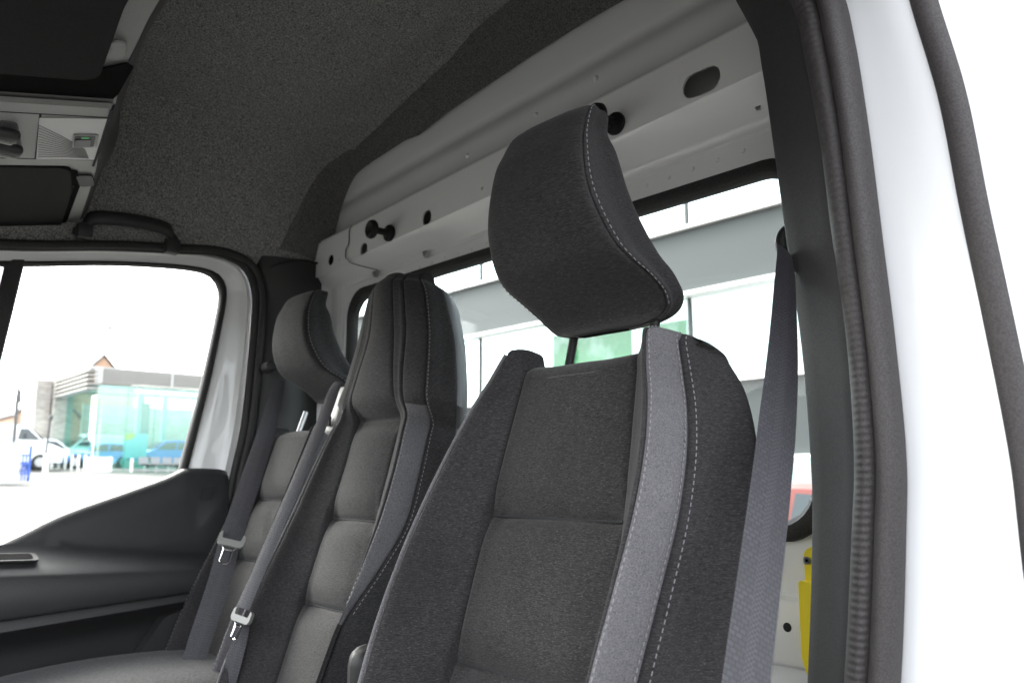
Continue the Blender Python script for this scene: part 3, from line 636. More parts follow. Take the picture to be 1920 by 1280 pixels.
def folds(N, F, rws, par):  # dark tube in each crease: the fold's shade put into colour
    for r_ in rws:
        m = MB(); m.tube([tuple(F(N.at(r_, c_) - N.normal(r_, c_) * (.0125 if abs(c_) < 1.75 else .008))) for c_ in np.linspace(-1.9, 1.9, 24)], .0016, 6); m.build('fold_shade', M['seamdark'], par)
folds(ND, FD, (2, 4), db)
hd = headrest(drv, HFrame(FD.o), [((.850, .815, 1.715), (.820, .815, 1.60)), ((.850, .668, 1.715), (.820, .668, 1.60))], M['black'])
for y in (.815, .668):
    m = MB(); c = FD((y - .75, .078, -.044)); m.tube([c - np.array([.0, 0, .02]), c + np.array([0, 0, .003]), c + np.array([0, 0, .007])], [.020, .020, .015], 20); m.build('post_guide', M['black'], drv)
m = MB(); m.box((.52, .75, 1.0), (.5, .52, .16), bev=.05, seg=4); m.build('cushion', M['fab'], drv)

# ---------- passenger double seat -----------------------------------------
FM = Frame((.88, 1.43, 1.50), 17)
mid = thing('middle_seat', 'middle seat with integral high back, charcoal cloth, belt running over its shoulder', 'car seat', (.80, 1.43, .70))
MR = [dict(h=-.56, p=.105, r=.165, rd=.080, so=0.183, sd=0.035, b=0.205, soR=0.168, sdR=0.073, bd=-0.068),
      dict(h=-.42, p=.100, r=.168, rd=.078, so=0.186, sd=0.033, b=0.208, soR=0.171, sdR=0.071, bd=-0.068),
      dict(h=-.30, p=.096, r=.168, rd=.070, so=0.186, sd=0.025, b=0.208, soR=0.171, sdR=0.062, bd=-0.068),
      dict(h=-.252, p=.094, r=.167, rd=.062, so=0.185, sd=0.017, b=0.207, soR=0.171, sdR=0.052, bd=-0.068),
      dict(h=-.17, p=.090, r=.164, rd=.050, so=0.182, sd=0.005, b=0.204, soR=0.176, sdR=0.020, bd=-0.068),
      dict(h=-.083, p=.086, r=.160, rd=.038, so=0.178, sd=-0.007, b=0.200, bd=-0.068),
      dict(h=.01, p=.083, r=.150, rd=.030, so=0.168, sd=-0.015, b=0.190, bd=-0.068),
      dict(h=.085, p=.082, r=.135, rd=.024, so=0.153, sd=-0.021, b=0.175, bd=-0.068, d0=.002),
      dict(h=.118, p=.082, r=.125, rd=.020, so=0.143, sd=-0.025, b=0.165, bd=-0.068, d0=.006),
      dict(h=.150, p=.080, r=.108, rd=.030, so=.160, sd=.014, b=.195, bd=-.035, d0=.030),
      dict(h=.20, p=.066, r=.095, rd=.038, so=.150, sd=.020, b=.180, bd=-.032, d0=.040),
      dict(h=.285, p=.045, r=.080, rd=.048, so=.132, sd=.030, b=.152, bd=-.022, d0=.052),
      dict(h=.362, p=.036, r=.066, rd=.068, so=.110, sd=.046, b=.120, bd=-.004, d0=.074),
      dict(h=.388, p=.032, r=.058, rd=.072, so=.096, sd=.052, b=.104, bd=.004, d0=.080),
      dict(h=.402, p=.028, r=.048, rd=.064, so=.080, sd=.048, b=.086, bd=.012, d0=.072)]
def mmat(r, c, N):
    h = N.at(r, 0)[1]; right = c < 8; cc = min(c, 16 - c)
    if 4 < cc < 5 and (-.27 < h or not right) and h < .138: return 1
    if cc < 2 and h < .118: return 2
    return 0
mbk, NM = shell('backrest', capped(MR), FM, [M['fab'], M['strip'], M['insert']], mid, mmat, [2, 4, 5, 11, 12, 14], [3, 5, 8], pan=2, gdep=.004, nrow=9)
stitches('stitching', [seam_line(NM, FM, 4.13, 3.2, 8.4), seam_line(NM, FM, 5.14, 3.0, 14.0), seam_line(NM, FM, 11.87, .3, 8.2), seam_line(NM, FM, 11.2, .3, 8.2)], mbk)
m = MB(); m.tube([tuple(p) for p, n_ in seam_line(NM, FM, 11.97, .2, 7.6, .0012)], .0030, 8); m.build('piping', M['strip'], mbk)
folds(NM, FM, (3, 5), mbk)
# hard plastic back shell
BSH = [dict(h=q['h'], w=q['b'] + .003, o=q['bd'] + .06) for i, q in enumerate(MR)]
m = MB(); m.grid([[FM((w_ * k, q['h'], d + q['o'])) for k, d in ((-.985, -.057), (-1.005, -.062), (-1.005, -.078), (-.95, -.096), (-.6, -.104), (0, -.106), (.6, -.104), (.95, -.096), (1.005, -.078), (.985, -.057))] for q in BSH for w_ in (q['w'],)])
bs = m.build('back_shell', M['plastic_mid'], mid, auto=40)
m = MB(); m.prism(rpoly([(.17, -.07), (.17, .12), (-.05, .12), (-.05, -.07)], .02), lambda a, bb, t: FM((-.236 - t, a * .9 - .02 , -.075 + bb * .25)), 0, .003); m.build('shell_inset', M['black'], mid, auto=30)
m = MB(); m.box((.775, 1.150, 1.135), (.16, .06, .22), bev=.03, seg=4, rot=Vector((0, 1, 0)).to_track_quat('Y', 'Z').to_matrix()); m.build('hinge_cover', M['black'], mid)
m = MB(); g0 = FM((.178, .150, -.01)); m.box(g0, (.055, .045, .11), bev=.012, seg=3, rot=Vector((0.25, 0, 1)).to_track_quat('Z', 'Y').to_matrix()); bg_ = m.build('belt_guide', M['lightgrey'], mid)
m = MB(); g1 = FM((.178, .118, .020)); m.box(g1, (.006, .030, .022), bev=.002); m.build('guide_slot', M['black'], mid)

FO = Frame((.90, 1.83, 1.50), 17)
out_ = thing('outer_seat', 'outer passenger seat by the far door, charcoal cloth with separate head restraint', 'car seat', (.82, 1.83, .70))
OR = [dict(h=-.56, p=.100, r=0.132, rd=.075, so=0.144, sd=0.033, b=0.162, bd=-0.066),
      dict(h=-.42, p=.098, r=0.130, rd=.072, so=0.142, sd=0.030, b=0.160, bd=-0.066),
      dict(h=-.30, p=.096, r=0.128, rd=.064, so=0.140, sd=0.022, b=0.158, bd=-0.066),
      dict(h=-.195, p=.093, r=0.125, rd=.050, so=0.137, sd=0.008, b=0.155, bd=-0.066),
      dict(h=-.12, p=.090, r=0.122, rd=.040, so=0.134, sd=-0.002, b=0.152, bd=-0.066),
      dict(h=-.052, p=.088, r=0.120, rd=.032, so=0.132, sd=-0.010, b=0.150, bd=-0.066),
      dict(h=.03, p=.086, r=0.118, rd=.024, so=0.130, sd=-0.018, b=0.148, bd=-0.066),
      dict(h=.085, p=.084, r=0.116, rd=.018, so=0.128, sd=-0.024, b=0.146, bd=-0.066),
      dict(h=.112, p=.078, r=0.110, rd=.012, so=0.122, sd=-0.030, b=0.140, bd=-0.066, dh=(-.016, -.016, -.014, -.006, .004, .004, .006, 0, -.004))]
ob, NO = shell('backrest', capped(OR), FO, [M['fab'], M['strip'], M['insert']], out_, lambda r, c, N: 1 if 4 < min(c, 16 - c) < 5 else 2 if min(c, 16 - c) < 2 else 0, [2, 4, 5, 11, 12, 14], [3, 5], pan=2, gdep=.004)
stitches('stitching', [seam_line(NO, FO, 4.13, .3, 10.4), seam_line(NO, FO, 11.87, .3, 10.4)], ob)
folds(NO, FO, (3, 5), ob)
headrest(out_, HFrame((.955, 1.825, 1.560), .93), [((.99, 1.885, 1.66), (.955, 1.885, 1.56)), ((.99, 1.775, 1.66), (.955, 1.775, 1.56))], M['steel'])
m = MB(); rows = []
for x in np.linspace(.30, .86, 20):
    t = (x - .30) / .56
    rows.append([(x, 1.83 + .225 * math.copysign(abs(math.cos(a)) ** .5, math.cos(a)), 1.02 + .105 * (math.sin(math.pi * min(1, .18 + t * .6)) ** .5) * math.copysign(abs(math.sin(a)) ** .6, math.sin(a))) for a in np.linspace(0, 2 * math.pi, 40)[:-1]])
m.grid(rows, closed=True); m.build('cushion', M['fab'], out_, auto=0)
m = MB(); rows = [[(x, y - .42, z) for x, y, z in r] for r in rows]; m.grid(rows, closed=True); m.build('cushion', M['fab'], mid, auto=0)
m = MB(); m.box((.78, 1.70, 1.135), (.05, .025, .07), bev=.008, seg=3); bk = m.build('belt_buckle', M['plastic_mid'], out_)

# ================================================================ SEAT BELTS
def webbing(name, pts, wids, parent, width, th=.0012, n=10):
    P = spline([tuple(p) for p in pts], n); W = spline([tuple(q) for q in wids], n); mb = MB(); uv = []; s = 0
    for i, (p, q) in enumerate(zip(P, W)):
        p = Vector(p); q = Vector(q).normalized(); t = (Vector(P[min(i + 1, len(P) - 1)]) - Vector(P[max(i - 1, 0)])).normalized(); q = (q - t * q.dot(t)).normalized(); nrm = t.cross(q)
        if i: s += (p - Vector(P[i - 1])).length
        wd = width(i / (len(P) - 1)) if callable(width) else width
        for k in np.linspace(-.5, .5, 7): mb.v.append(tuple(p + q * wd * k + nrm * th * (1 - (2 * k) ** 6) * .5 + nrm * .0002 * math.cos(2 * math.pi * k))); uv.append((k * .047, s))
        for k in np.linspace(.5, -.5, 7): mb.v.append(tuple(p + q * wd * k - nrm * th * .5)); uv.append((k * .047, s))
    for i in range(len(P) - 1):
        for k in range(14): mb.f.append((i * 14 + k, i * 14 + (k + 1) % 14, (i + 1) * 14 + (k + 1) % 14, (i + 1) * 14 + k)); mb.m.append(0)
    return mb.build(name, M['belt'], parent, auto=60, uvs=uv)
blt = thing('seat_belt', 'wide driver belt hanging down between the nearest seat and the pillar', 'seat belt', (.93, .54, 1.79), 'seat belts')
bp_ = [ony_pt(1474, 470, .530), ony_pt(1473, 540, .520), ony_pt(1468, 680, .498), ony_pt(1452, 860, .468), ony_pt(1428, 1060, .442), ony_pt(1400, 1280, .420), ony_pt(1385, 1420, .408)]
webbing('webbing', bp_, [(.95, .0, 0), (.97, -.10, 0)] + [(.97, -.22, 0)] * 5, blt, lambda t: .034 + .015 * min(1, t * 2.2))
m = MB(); q = ony_pt(1479, 455, .556); rr = [(q[0], q[1] + .008 * math.cos(a), q[2] + .014 * math.sin(a)) for a in np.linspace(0, 2 * math.pi, 24)]; m.tube(rr, .011, 10)
m.tube([(q[0] + .03, q[1] + .012, q[2]), (q[0] - .004, q[1] - .004, q[2])], .014, 18); m.build('upper_anchor', M['black'], blt)

def tongue(parent, c, axis, wdir, sc=1.0):
    """moulded guide with the bright latch plate hanging below it"""
    c = Vector(c); a = Vector(axis).normalized(); q = Vector(wdir); q = (q - a * q.dot(a)).normalized(); n = q.cross(a)
    def P(u, v, t): return tuple(c + q * u * sc + a * v * sc + n * t * sc)
    m = MB(); rim = rpoly([(-.030, .010), (-.024, .016), (-.022, -.002), (.022, -.002), (.024, .016), (.030, .010), (.031, -.010), (.026, -.018), (-.026, -.018), (-.031, -.010)], .004, 3); m.prism(rim, P, -.006, .006); o = m.build('tongue_grip', M['lightgrey'], parent, auto=40)
    m = MB(); loops = [P(-.016, -.018, 0), P(-.010, -.026, 0), P(-.010, -.055, 0), P(-.006, -.059, 0), P(.006, -.059, 0), P(.010, -.055, 0), P(.010, -.026, 0), P(.016, -.018, 0)]; m.tube(loops, .0022, 6); m.tube([P(-.010, -.026, 0), P(.010, -.026, 0)], .0022, 6); m.build('latch_plate', M['chrome'], parent, auto=40)
bo = thing('seat_belt', 'dark belt hanging by the far door with pale tongue and steel latch', 'seat belt', (1.0, 1.98, 1.72), 'seat belts')
# outer belt: from pillar anchor down in front of the outer seat's door side
op = [ony_pt(524, 712, 1.985), ony_pt(505, 790, 1.940), ony_pt(470, 900, 1.885), ony_pt(434, 1005, 1.845), ony_pt(411, 1090, 1.83), ony_pt(375, 1200, 1.82), ony_pt(345, 1300, 1.81), ony_pt(325, 1380, 1.80)]
webbing('webbing', op, [(.88, -.45, .1)] * len(op), bo, lambda t: .030 + .018 * min(1, t * 4))
t0, t1 = Vector(op[3]), Vector(op[2]); tongue(bo, t0 + Vector((-.004, -.012, -.006)), (t1 - t0), (.85, -.35, 0), .95)
m = MB(); q = ony_pt(508, 687, 2.0); m.tube([tuple(Vector(q) + Vector((0, .03, 0))), tuple(Vector(q) + Vector((-.004, -.012, 0))), tuple(Vector(q) + Vector((-.005, -.016, 0)))], [.014, .014, .009], 16); m.build('upper_anchor', M['plastic'], bo)
bmid = thing('seat_belt', 'paler narrow looking belt crossing from the middle seat shoulder guide to its hanging tongue', 'seat belt', FM((.178, .118, .03)), 'seat belts')
mp_ = [ony_pt(634, 716, 1.585), ony_pt(624, 737, 1.575), ony_pt(596, 812, 1.56), ony_pt(545, 930, 1.56), ony_pt(500, 1035, 1.565), ony_pt(456, 1140, 1.57)]
webbing('webbing', mp_, [(.55, -.85, 0)] * 6, bmid, lambda t: .020 + .008 * min(1, t * 4))
t0, t1 = Vector(mp_[5]), Vector(mp_[4]); tongue(bmid, t0 + Vector((-.002, -.004, -.012)), (t1 - t0), (.45, -.9, 0), .75)
lp = [ony_pt(459, 1155, 1.575), ony_pt(452, 1190, 1.58), ony_pt(437, 1240, 1.585), ony_pt(420, 1300, 1.59), ony_pt(405, 1360, 1.595)]
webbing('lap_webbing', lp, [(.6, -.8, 0)] * 5, bmid, lambda t: .022 + .014 * min(1, t * 2))

# ================================================================ YELLOW HOLDER
yh = thing('strap_holder', 'bright yellow plastic sheath with a riveted tab beside the near pillar', 'plastic holder', (1.08, .59, 1.232))
def onyel(a, z, t): return (1.078 + t, a, z)
m = MB(); m.prism(rpoly([(.565, 1.355), (.609, 1.362), (.610, 1.262), (.603, 1.238), (.565, 1.232)], .006), onyel, -.014, .010); m.build('sheath', M['yellow'], yh, auto=30)
m = MB(); m.prism(rpoly([(.565, 1.34), (.603, 1.34), (.603, 1.400), (.590, 1.408), (.565, 1.408)], .010), onyel, -.006, .004); m.build('tab', M['yellow'], yh, auto=30)
m = MB(); m.tube([(1.0735, .5985, 1.388), (1.0705, .5985, 1.388)], [.0055, .0055], 14); m.build('rivet', M['steel'], yh)
m = MB(); m.tube([(1.0707, .5985, 1.388), (1.0700, .5985, 1.388)], [.0022, .0022], 8); m.build('rivet_hole_shade', M['hollow_shade'], yh)  # black dot painting the shade in the rivet's bore

# ================================================================ OUTSIDE
def gz(y): return .043 * np.clip(y - 2.2, 0, 70)
m = MB(); yv = [-300, -60, -10, 2.2, 6, 10, 20, 30, 40, 50, 60, 72.2, 120, 300, 600]; xv = [-500, -100, -30, 0, 10, 20, 40, 100, 300, 600]
m.grid([[(x, y, gz(y)) for x in xv] for y in yv]); ground = m.build('ground', M['asphalt'], None, smooth=False, kind='structure')
# pavers of the yard seen through the passenger window
me = None; kerbs = []; pv = []
for j in range(0, 54):
    y = 8.5 + j * .31
    for i in range(0, 26):
        x = 1.2 + y * .22 + (i - 8) * .31 + (.155 if j % 2 else 0)
        d = math.hypot(x, y); u_ = (math.degrees(math.atan2(x, y)))
        if 6 < u_ < 24: pv.append((d, x, y))
pv.sort(); mb = MB(); k = .15
mb.add([(-k, -k, 0), (k, -k, 0), (k, k, 0), (-k, k, 0), (-k + .012, -k + .012, .012), (k - .012, -k + .012, .012), (k - .012, k - .012, .012), (-k + .012, k - .012, .012)], [(4, 5, 6, 7), (0, 1, 5, 4), (1, 2, 6, 5), (2, 3, 7, 6), (3, 0, 4, 7)])
p0 = mb.build('paver', M['paver'], ground, smooth=False)
rest = MB()
for i, (d, x, y) in enumerate(pv):
    rx = math.atan(.043); z = gz(y) + .002 + random.uniform(-.002, .002)
    if i < 300:
        o = p0 if i == 0 else p0.copy()
        if i: col.objects.link(o); o.parent = ground
        o.location = (x, y, z); o.rotation_euler = (rx, 0, 0)
    else:
        v = [(x + a, y + bb, z + c + bb * .043) for a, bb, c in mb.v]; rest.add(v, mb.f)
rest.build('paver_field', M['paver'], ground, smooth=False, kind='stuff')
# --- glass showroom beyond the yard -------------------------------------
SY = 43.8
show = thing('glass_showroom', 'glass fronted showroom with louvred grey fascia across the yard', 'building', (14, SY, gz(SY)))
M['conc'] = mat('grey_concrete', (.42, .41, .39), .8); M['alu'] = mat('painted_aluminium', (.50, .49, .47), .45); M['louv'] = mat('grey_louvre', (.36, .345, .325), .6)
M['wallin'] = add_noise(mat('interior_block_wall', (.42, .42, .38), .9), (.34, .34, .31), (.48, .48, .44), (2, 2, 6), 3, .3, .7)
gzs = float(gz(SY))
m = MB(); m.box((18.5, SY + .5, 6.78), (14.5, 1.5, .15)); m.build('roof', M['conc'], show, smooth=False)
m = MB(); m.box((18.5, SY + 12.5, 6.78), (14.5, 1.5, .15)); m.build('roof', M['conc'], show, smooth=False)
m = MB(); m.box((18.5, SY + 6.5, 6.80), (14, 10.4, .05)); m.build('added_roof_light', M['pane'], show, smooth=False)  # added glazed roof opening, lets daylight brighten the showroom inside
m = MB(); m.box((18.5, SY + .6, 6.02), (14.0, 1.2, .08)); m.build('ceiling', M['conc'], show, smooth=False)
m = MB(); m.box((18.5, SY + 6.5, gzs + .06), (14, 13, .12)); m.build('floor_slab', M['conc'], show, smooth=False)
m = MB(); m.box((19.2, SY + 9, 3.9), (11.6, .2, 3.6)); m.build('rear_wall', M['wallin'], show, smooth=False)
for i in range(9):
    m = MB(); m.box((18.6, SY - .35 - .0 * i, 6.08 + i * .085), (14.2, .06, .05)); m.build('louvre', M['louv'], show, smooth=False)
m = MB(); m.box((18.6, SY - .25, 6.42), (14.1, .02, .74)); m.build('fascia_backing', M['louv'], show, smooth=False)
for x in (11.62, 15.15, 18.7): 
    m = MB(); m.box((x, SY - .40, 6.42), (.10 if x > 12 else .35, .05, .80)); m.build('fascia_post', M['alu'], show, smooth=False)
for i in range(5):
    m = MB(); m.box((11.35 , SY + 6, 5.75 + i * .21), (.5, 13.0, .06)); m.build('side_louvre', M['louv'], show, smooth=False)
for x in (11.75, 13.2, 14.55, 16.45, 18.2):
    m = MB(); m.box((x, SY + .05, (gzs + 6.02) / 2), (.05, .12, 6.02 - gzs)); m.build('mullion', M['alu'] if x < 12 else M['showglass'], show, smooth=False)
for a, c in ((11.78, 13.18), (13.22, 14.53), (14.57, 16.43), (16.47, 18.18), (18.22, 20.5)):
    m = MB(); m.box(((a + c) / 2, SY, (gzs + .12 + 6.0) / 2), (c - a, .03, 5.9 - gzs)); m.build('facade_pane', M['showglass'], show, smooth=False)
m = MB(); m.box((11.78, SY + 4, (gzs + 6) / 2), (.03, 8, 5.9 - gzs)); m.build('side_pane', M['showglass'], show, smooth=False)
for x, h0, wd in ((14.9, 5.2, .35), (16.2, 5.2, .25)):
    m = MB(); m.box((x, SY + 3.5, (gzs + 6) / 2), (wd, wd, 5.9 - gzs)); m.build('column', mat('green_grey', (.30, .40, .36), .7), show, smooth=False)
m = MB(); m.box((14.35, SY + .9, 4.5), (.45, .1, 1.6)); m.build('hanging_sign', mat('dark_sign', (.12, .2, .2), .6), show, smooth=False)
ban = thing('display_banner', 'pale blue banner with a yellow corner inside the showroom', 'banner', (13.85, SY + .5, gzs + .1))
m = MB(); m.box((13.85, SY + .5, 3.05), (1.15, .04, 1.25)); m.build('banner_sheet', mat('banner_blue', (.22, .50, .62), .7), ban, smooth=False)
m = MB(); m.prism([(-.57, .62), (.0, .62), (-.15, .35), (-.57, .25)], lambda a, z, t: (13.85 + a, SY + .475 + t, 3.05 + z), -.004, 0); m.build('banner_corner', mat('banner_yellow', (.65, .65, .06), .7), ban, smooth=False)
m = MB(); m.box((13.85, SY + .45, 2.1), (1.15, .04, .5)); m.build('lower_sheet', mat('banner_grey', (.30, .36, .36), .7), ban, smooth=False)
# cars
M['tyre'] = mat('tyre_rubber', (.02, .02, .02), .8); M['carglass'] = mat('dark_car_glass', (.03, .04, .045), .08); M['rim'] = mat('alloy', (.4, .4, .4), .4, metal=.8)
def car(name, label, cat, loc, yaw, L, W, H, paint, van_=False, group=None):
    t = thing(name, label, cat, loc, group); t.rotation_euler = (0, 0, yaw); B = Vector(loc)
    if van_: pr = [(-.5, .18), (-.5, .93), (-.47, .98), (.10, 1.0), (.20, .97), (.33, .66), (.46, .52), (.5, .42), (.5, .16)]
    else: pr = [(-.5, .25), (-.5, .58), (-.46, .70), (-.36, .92), (-.22, 1.0), (.05, .97), (.22, .66), (.42, .56), (.49, .45), (.5, .22)]
    P = [(a * L, z * H) for a, z in pr]; P = [tuple(q) for q in spline(P, 3)]
    m = MB(); rows = []
    for f, s in ((-.5, .94), (-.47, .98), (0, 1), (.47, .98), (.5, .94)):
        rows.append([(a * s, f * W * (1 if z < .55 * H else 1 - .22 * (z / H - .55)), .18 * H + (z - .18 * H) * (s if abs(f) > .4 else 1)) for a, z in P])
    m.grid(rows); n = len(P)
    for r in (rows[0], rows[-1]): m.add(r, [tuple(range(n))])
    m.v = [tuple(Vector(p) + B) for p in m.v]; bd = m.build('body', paint, t, auto=35)
    def part(nm, pts, mt, sgn):
        mm = MB(); mm.prism(pts, lambda a, z, tt: tuple(B + Vector((a * L, sgn * (W * .5 * (1 - .22 * max(0, z - .55)) + tt), z * H))), -.02, .006); mm.build(nm, mt, t, smooth=False)
    for sgn in (-1, 1):
        if van_: part('side_window', [(.12, .66), (.14, .90), (.20, .90), (.30, .66)], M['carglass'], sgn)
        else:
            part('side_window', [(-.36, .68), (-.28, .90), (-.12, .93), (-.10, .67)], M['carglass'], sgn); part('side_window', [(-.08, .67), (-.09, .93), (.04, .91), (.18, .66)], M['carglass'], sgn)
    mm = MB(); x0, z0, x1, z1 = (.335, .66, .21, .95) if van_ else (.23, .665, .06, .955)
    mm.add([tuple(B + Vector((x * L + .02, y * W, z * H))) for x, y, z in ((x0, -.42, z0), (x0, .42, z0), (x1, .38, z1), (x1, -.38, z1))], [(0, 1, 2, 3)]); mm.build('windscreen', M['carglass'], t, smooth=False)
    wr = .36 if van_ else .33
    for a in (-.30, .31):
        for sgn in (-1, 1):
            mm = MB(); mm.tube([tuple(B + Vector((a * L, sgn * W * .40, wr))), tuple(B + Vector((a * L, sgn * W * .505, wr)))], wr, 20); wl = mm.build('wheel', M['tyre'], t, auto=30)
            mm = MB(); mm.tube([tuple(B + Vector((a * L, sgn * W * .50, wr))), tuple(B + Vector((a * L, sgn * W * .51, wr)))], wr * .62, 14); rm_ = mm.build('rim', M['rim'], wl, auto=30)
    for sgn in (-.38, .38):
        mm = MB(); mm.box(tuple(B + Vector((L * .485, sgn * W, H * (.42 if van_ else .50)))), (L * .03, W * .16, H * .08), bev=.02); mm.build('headlight', M['lens'], t)
    mm = MB(); mm.box(tuple(B + Vector((L * .49, 0, H * .2))), (L * .03, W * .9, H * .1), bev=.03); mm.build('bumper', M['tyre'] if van_ else paint, t)
    return t
car('blue_car', 'bright blue hatchback inside the glass showroom, behind the row of chairs', 'car', (15.7, SY + 1.7, gzs + .13), R(180), 3.9, 1.75, 1.50, mat('blue_paint', (.02, .14, .55), .25, coat=.8))
car('blue_car', 'blue and yellow fronted car behind the showroom glass left of the banner', 'car', (12.75, SY + 2.3, gzs + .13), R(165), 3.6, 1.7, 1.3, mat('blue_paint_two', (.03, .2, .6), .25, coat=.8))
car('silver_car', 'pale silver car at the right end behind the showroom glass', 'car', (18.6, SY + 2.0, gzs + .13), R(180), 4.0, 1.75, 1.45, mat('silver_paint', (.45, .48, .47), .3, coat=.5))
car('white_van', 'white panel van parked at the left edge of the passenger window', 'van', (7.9, 44.8, float(gz(44.8))), R(-2), 5.2, 1.95, 2.1, M['white'], True)
car('white_car', 'white hatchback parked behind the white panel van and the bollards', 'car', (12.2, 55.5, float(gz(55.5))), R(20), 4.0, 1.75, 1.5, M['white'])
car('white_car', 'white car half hidden behind the nose of the panel van', 'car', (11.2, 49.2, float(gz(49.2))), R(-12), 3.6, 1.75, 1.45, M['white'])
car('white_van', 'white van standing inside the showroom at the rear left', 'van', (13.6, SY + 6.4, gzs + .13), R(180), 4.2, 1.9, 1.9, M['white'], True)
# bollards: a row with its low rail, and singles
BO = mat('white_bollard', (.75, .75, .73), .5)
def bollard(x, y, h, r, label, grp=None):
    m = MB(); z = float(gz(y)); m.tube([(x, y, z - .05), (x, y, z + h - .03), (x, y, z + h)], [r, r, r * .6], 12); o = m.build('bollard', BO, None, loc=(x, y, z)); tag(o, label, 'bollard', grp)
for i in range(8): bollard(10.35 + i * .155, 46.5 - i * .55, .78, .055, ('nearest', 'second', 'third', 'fourth', 'fifth', 'sixth', 'seventh', 'farthest')[7 - i] + ' white bollard of the slanting row, counted from the notice panel', 'row of white bollards left of the notice panel')
bollard(12.25, 42.6, .72, .07, 'white bollard just right of the notice panel')
bollard(13.15, 42.4, .66, .07, 'white bollard before the first chair of the row')
bollard(6.67, 29.97, 1.02, .085, 'pale bollard standing before the blue barrier')
# notice panel
np_ = thing('notice_panel', 'low white notice panel with faint grey lines of text', 'sign', (11.6, 42.3, float(gz(42.3))))
m = MB(); m.box((11.6, 42.3, 2.08), (1.05, .06, .72)); m.build('panel', mat('panel_white', (.68, .67, .68), .6), np_, smooth=False)
for i, (dx, wd) in enumerate(((.05, .8), (-.2, .45), (-.25, .35))):
    m = MB(); m.box((11.6 + dx - .05, 42.262, 2.32 - i * .12), (wd * .8, .006, .022)); m.build('text_line', mat('text_grey', (.30, .30, .30), .7), np_, smooth=False)
# chairs
CH = mat('grey_chair_shell', (.25, .26, .27), .45)
def chair(x, y, lab):
    z = float(gz(y)); t = thing('waiting_chair', lab, 'chair', (x, y, z), 'linked waiting chairs before the showroom')
    m = MB(); m.prism(rpoly([(-.23, .42), (.23, .42), (.23, .80), (-.23, .80)], .06), lambda a, zz, tt: (x + a, y + .2 + tt, z + zz - .05), 0, .03); m.build('backrest', CH, t, auto=30)
    m = MB(); m.prism(rpoly([(-.23, -.22), (.23, -.22), (.23, .2), (-.23, .2)], .06), lambda a, bb, tt: (x + a, y + bb, z + .40 + tt), 0, .03); m.build('seat', CH, t, auto=30)
    m = MB(); m.tube([(x - .27, y, z + .36), (x + .27, y, z + .36)], .03, 8); m.build('beam', M['steel'], t)
    m = MB(); m.tube([(x, y, z), (x, y, z + .36)], .03, 8); m.build('leg', M['steel'], t)
for i, nm in enumerate(('leftmost waiting chair, behind a white bollard', 'second waiting chair from the left before the glass', 'third waiting chair from the left before the blue car', 'rightmost waiting chair, cut by the window frame')): chair(13.62 + i * .56, 42.0 + .0 * i, nm)
# lamp post
lamp = thing('street_lamp', 'slim grey lamp post with bracket behind the white van', 'street lamp', (7.25, 38, float(gz(38))))
m = MB(); m.tube([(7.25, 38, 1.5), (7.22, 38, 4.9), (7.32, 38, 7.8)], [.075, .06, .045], 10); m.build('pole', M['post'], lamp)
m = MB(); m.tube([(7.31, 38, 7.7), (6.95, 38, 8.35), (6.6, 38, 9.0)], .02, 6); m.tube([(7.31, 38, 7.8), (7.12, 38, 8.1)], .05, 8); m.build('arm', M['post'], lamp)
m = MB(); m.box((7.24, 37.95, 4.7), (.18, .16, .5), bev=.03); m.build('junction_box', M['post'], lamp)
tp_ = thing('signal_post', 'thin dark post beside the front of the white van', 'post', (9.05, 41, float(gz(41))))
m = MB(); m.tube([(9.05, 41, 1.6), (9.15, 41, 4.1)], .045, 8); m.build('pole', M['post'], tp_)
m = MB(); m.box((9.16, 41, 4.1), (.14, .14, .22), bev=.03); m.build('post_head', M['post'], tp_)
# overhead cable lamps
cbl = thing('span_wire', 'thin overhead wire with small hanging signal lamps in the sky', 'overhead wire', (9.3, 40, 8.2))
m = MB(); m.box((11.1, 40, 8.2), (.45, .2, .14), bev=.04); m.build('signal_lamp', mat('lamp_grey', (.10, .10, .10), .5), cbl)
m = MB(); m.box((8.2, 40, 8.15), (.2, .15, .1), bev=.03); m.build('signal_lamp', mat('lamp_grey2', (.2, .2, .2), .5), cbl)
m = MB(); m.tube([(-6, 40, 8.6), (3, 40, 8.35), (8.2, 40, 8.22), (11.1, 40, 8.28), (16, 40, 8.4), (30, 40, 9)], .006, 5); m.build('wire', M['post'], cbl)
# brick blocks
M['brick'] = add_noise(mat('grey_brown_brick', (.34, .31, .28), .9), (.27, .245, .225), (.42, .385, .35), (2.5, 2.5, 9), 4, .3, .7)
M['brick_o'] = add_noise(mat('orange_brick', (.42, .27, .19), .9), (.36, .22, .15), (.48, .32, .23), (3, 3, 8), 4, .3, .7)
M['slate'] = mat('slate_roof', (.12, .12, .13), .8)
bb_ = thing('brick_block', 'tall windowless grey brick building block left of the showroom', 'building', (11.4, 51, float(gz(51))))
m = MB(); m.box((10.75, 51.6, 4.4), (.75, 3, 4.5)); m.build('stair_wall', M['brick'], bb_, smooth=False)
m = MB(); m.box((11.62, 51.0, 4.4), (.95, 3, 4.7)); m.build('main_wall', M['brick'], bb_, smooth=False)
m = MB(); m.tube([(11.13, 49.95, 2.2), (11.13, 49.95, 6.5)], .05, 8); m.build('downpipe', M['seamdark'], bb_)
m = MB(); m.box((11.62, 51, 6.78), (1.0, 3.05, .05)); m.box((10.75, 51.6, 6.68), (.8, 3.05, .05)); m.build('coping', M['conc'], bb_, smooth=False)
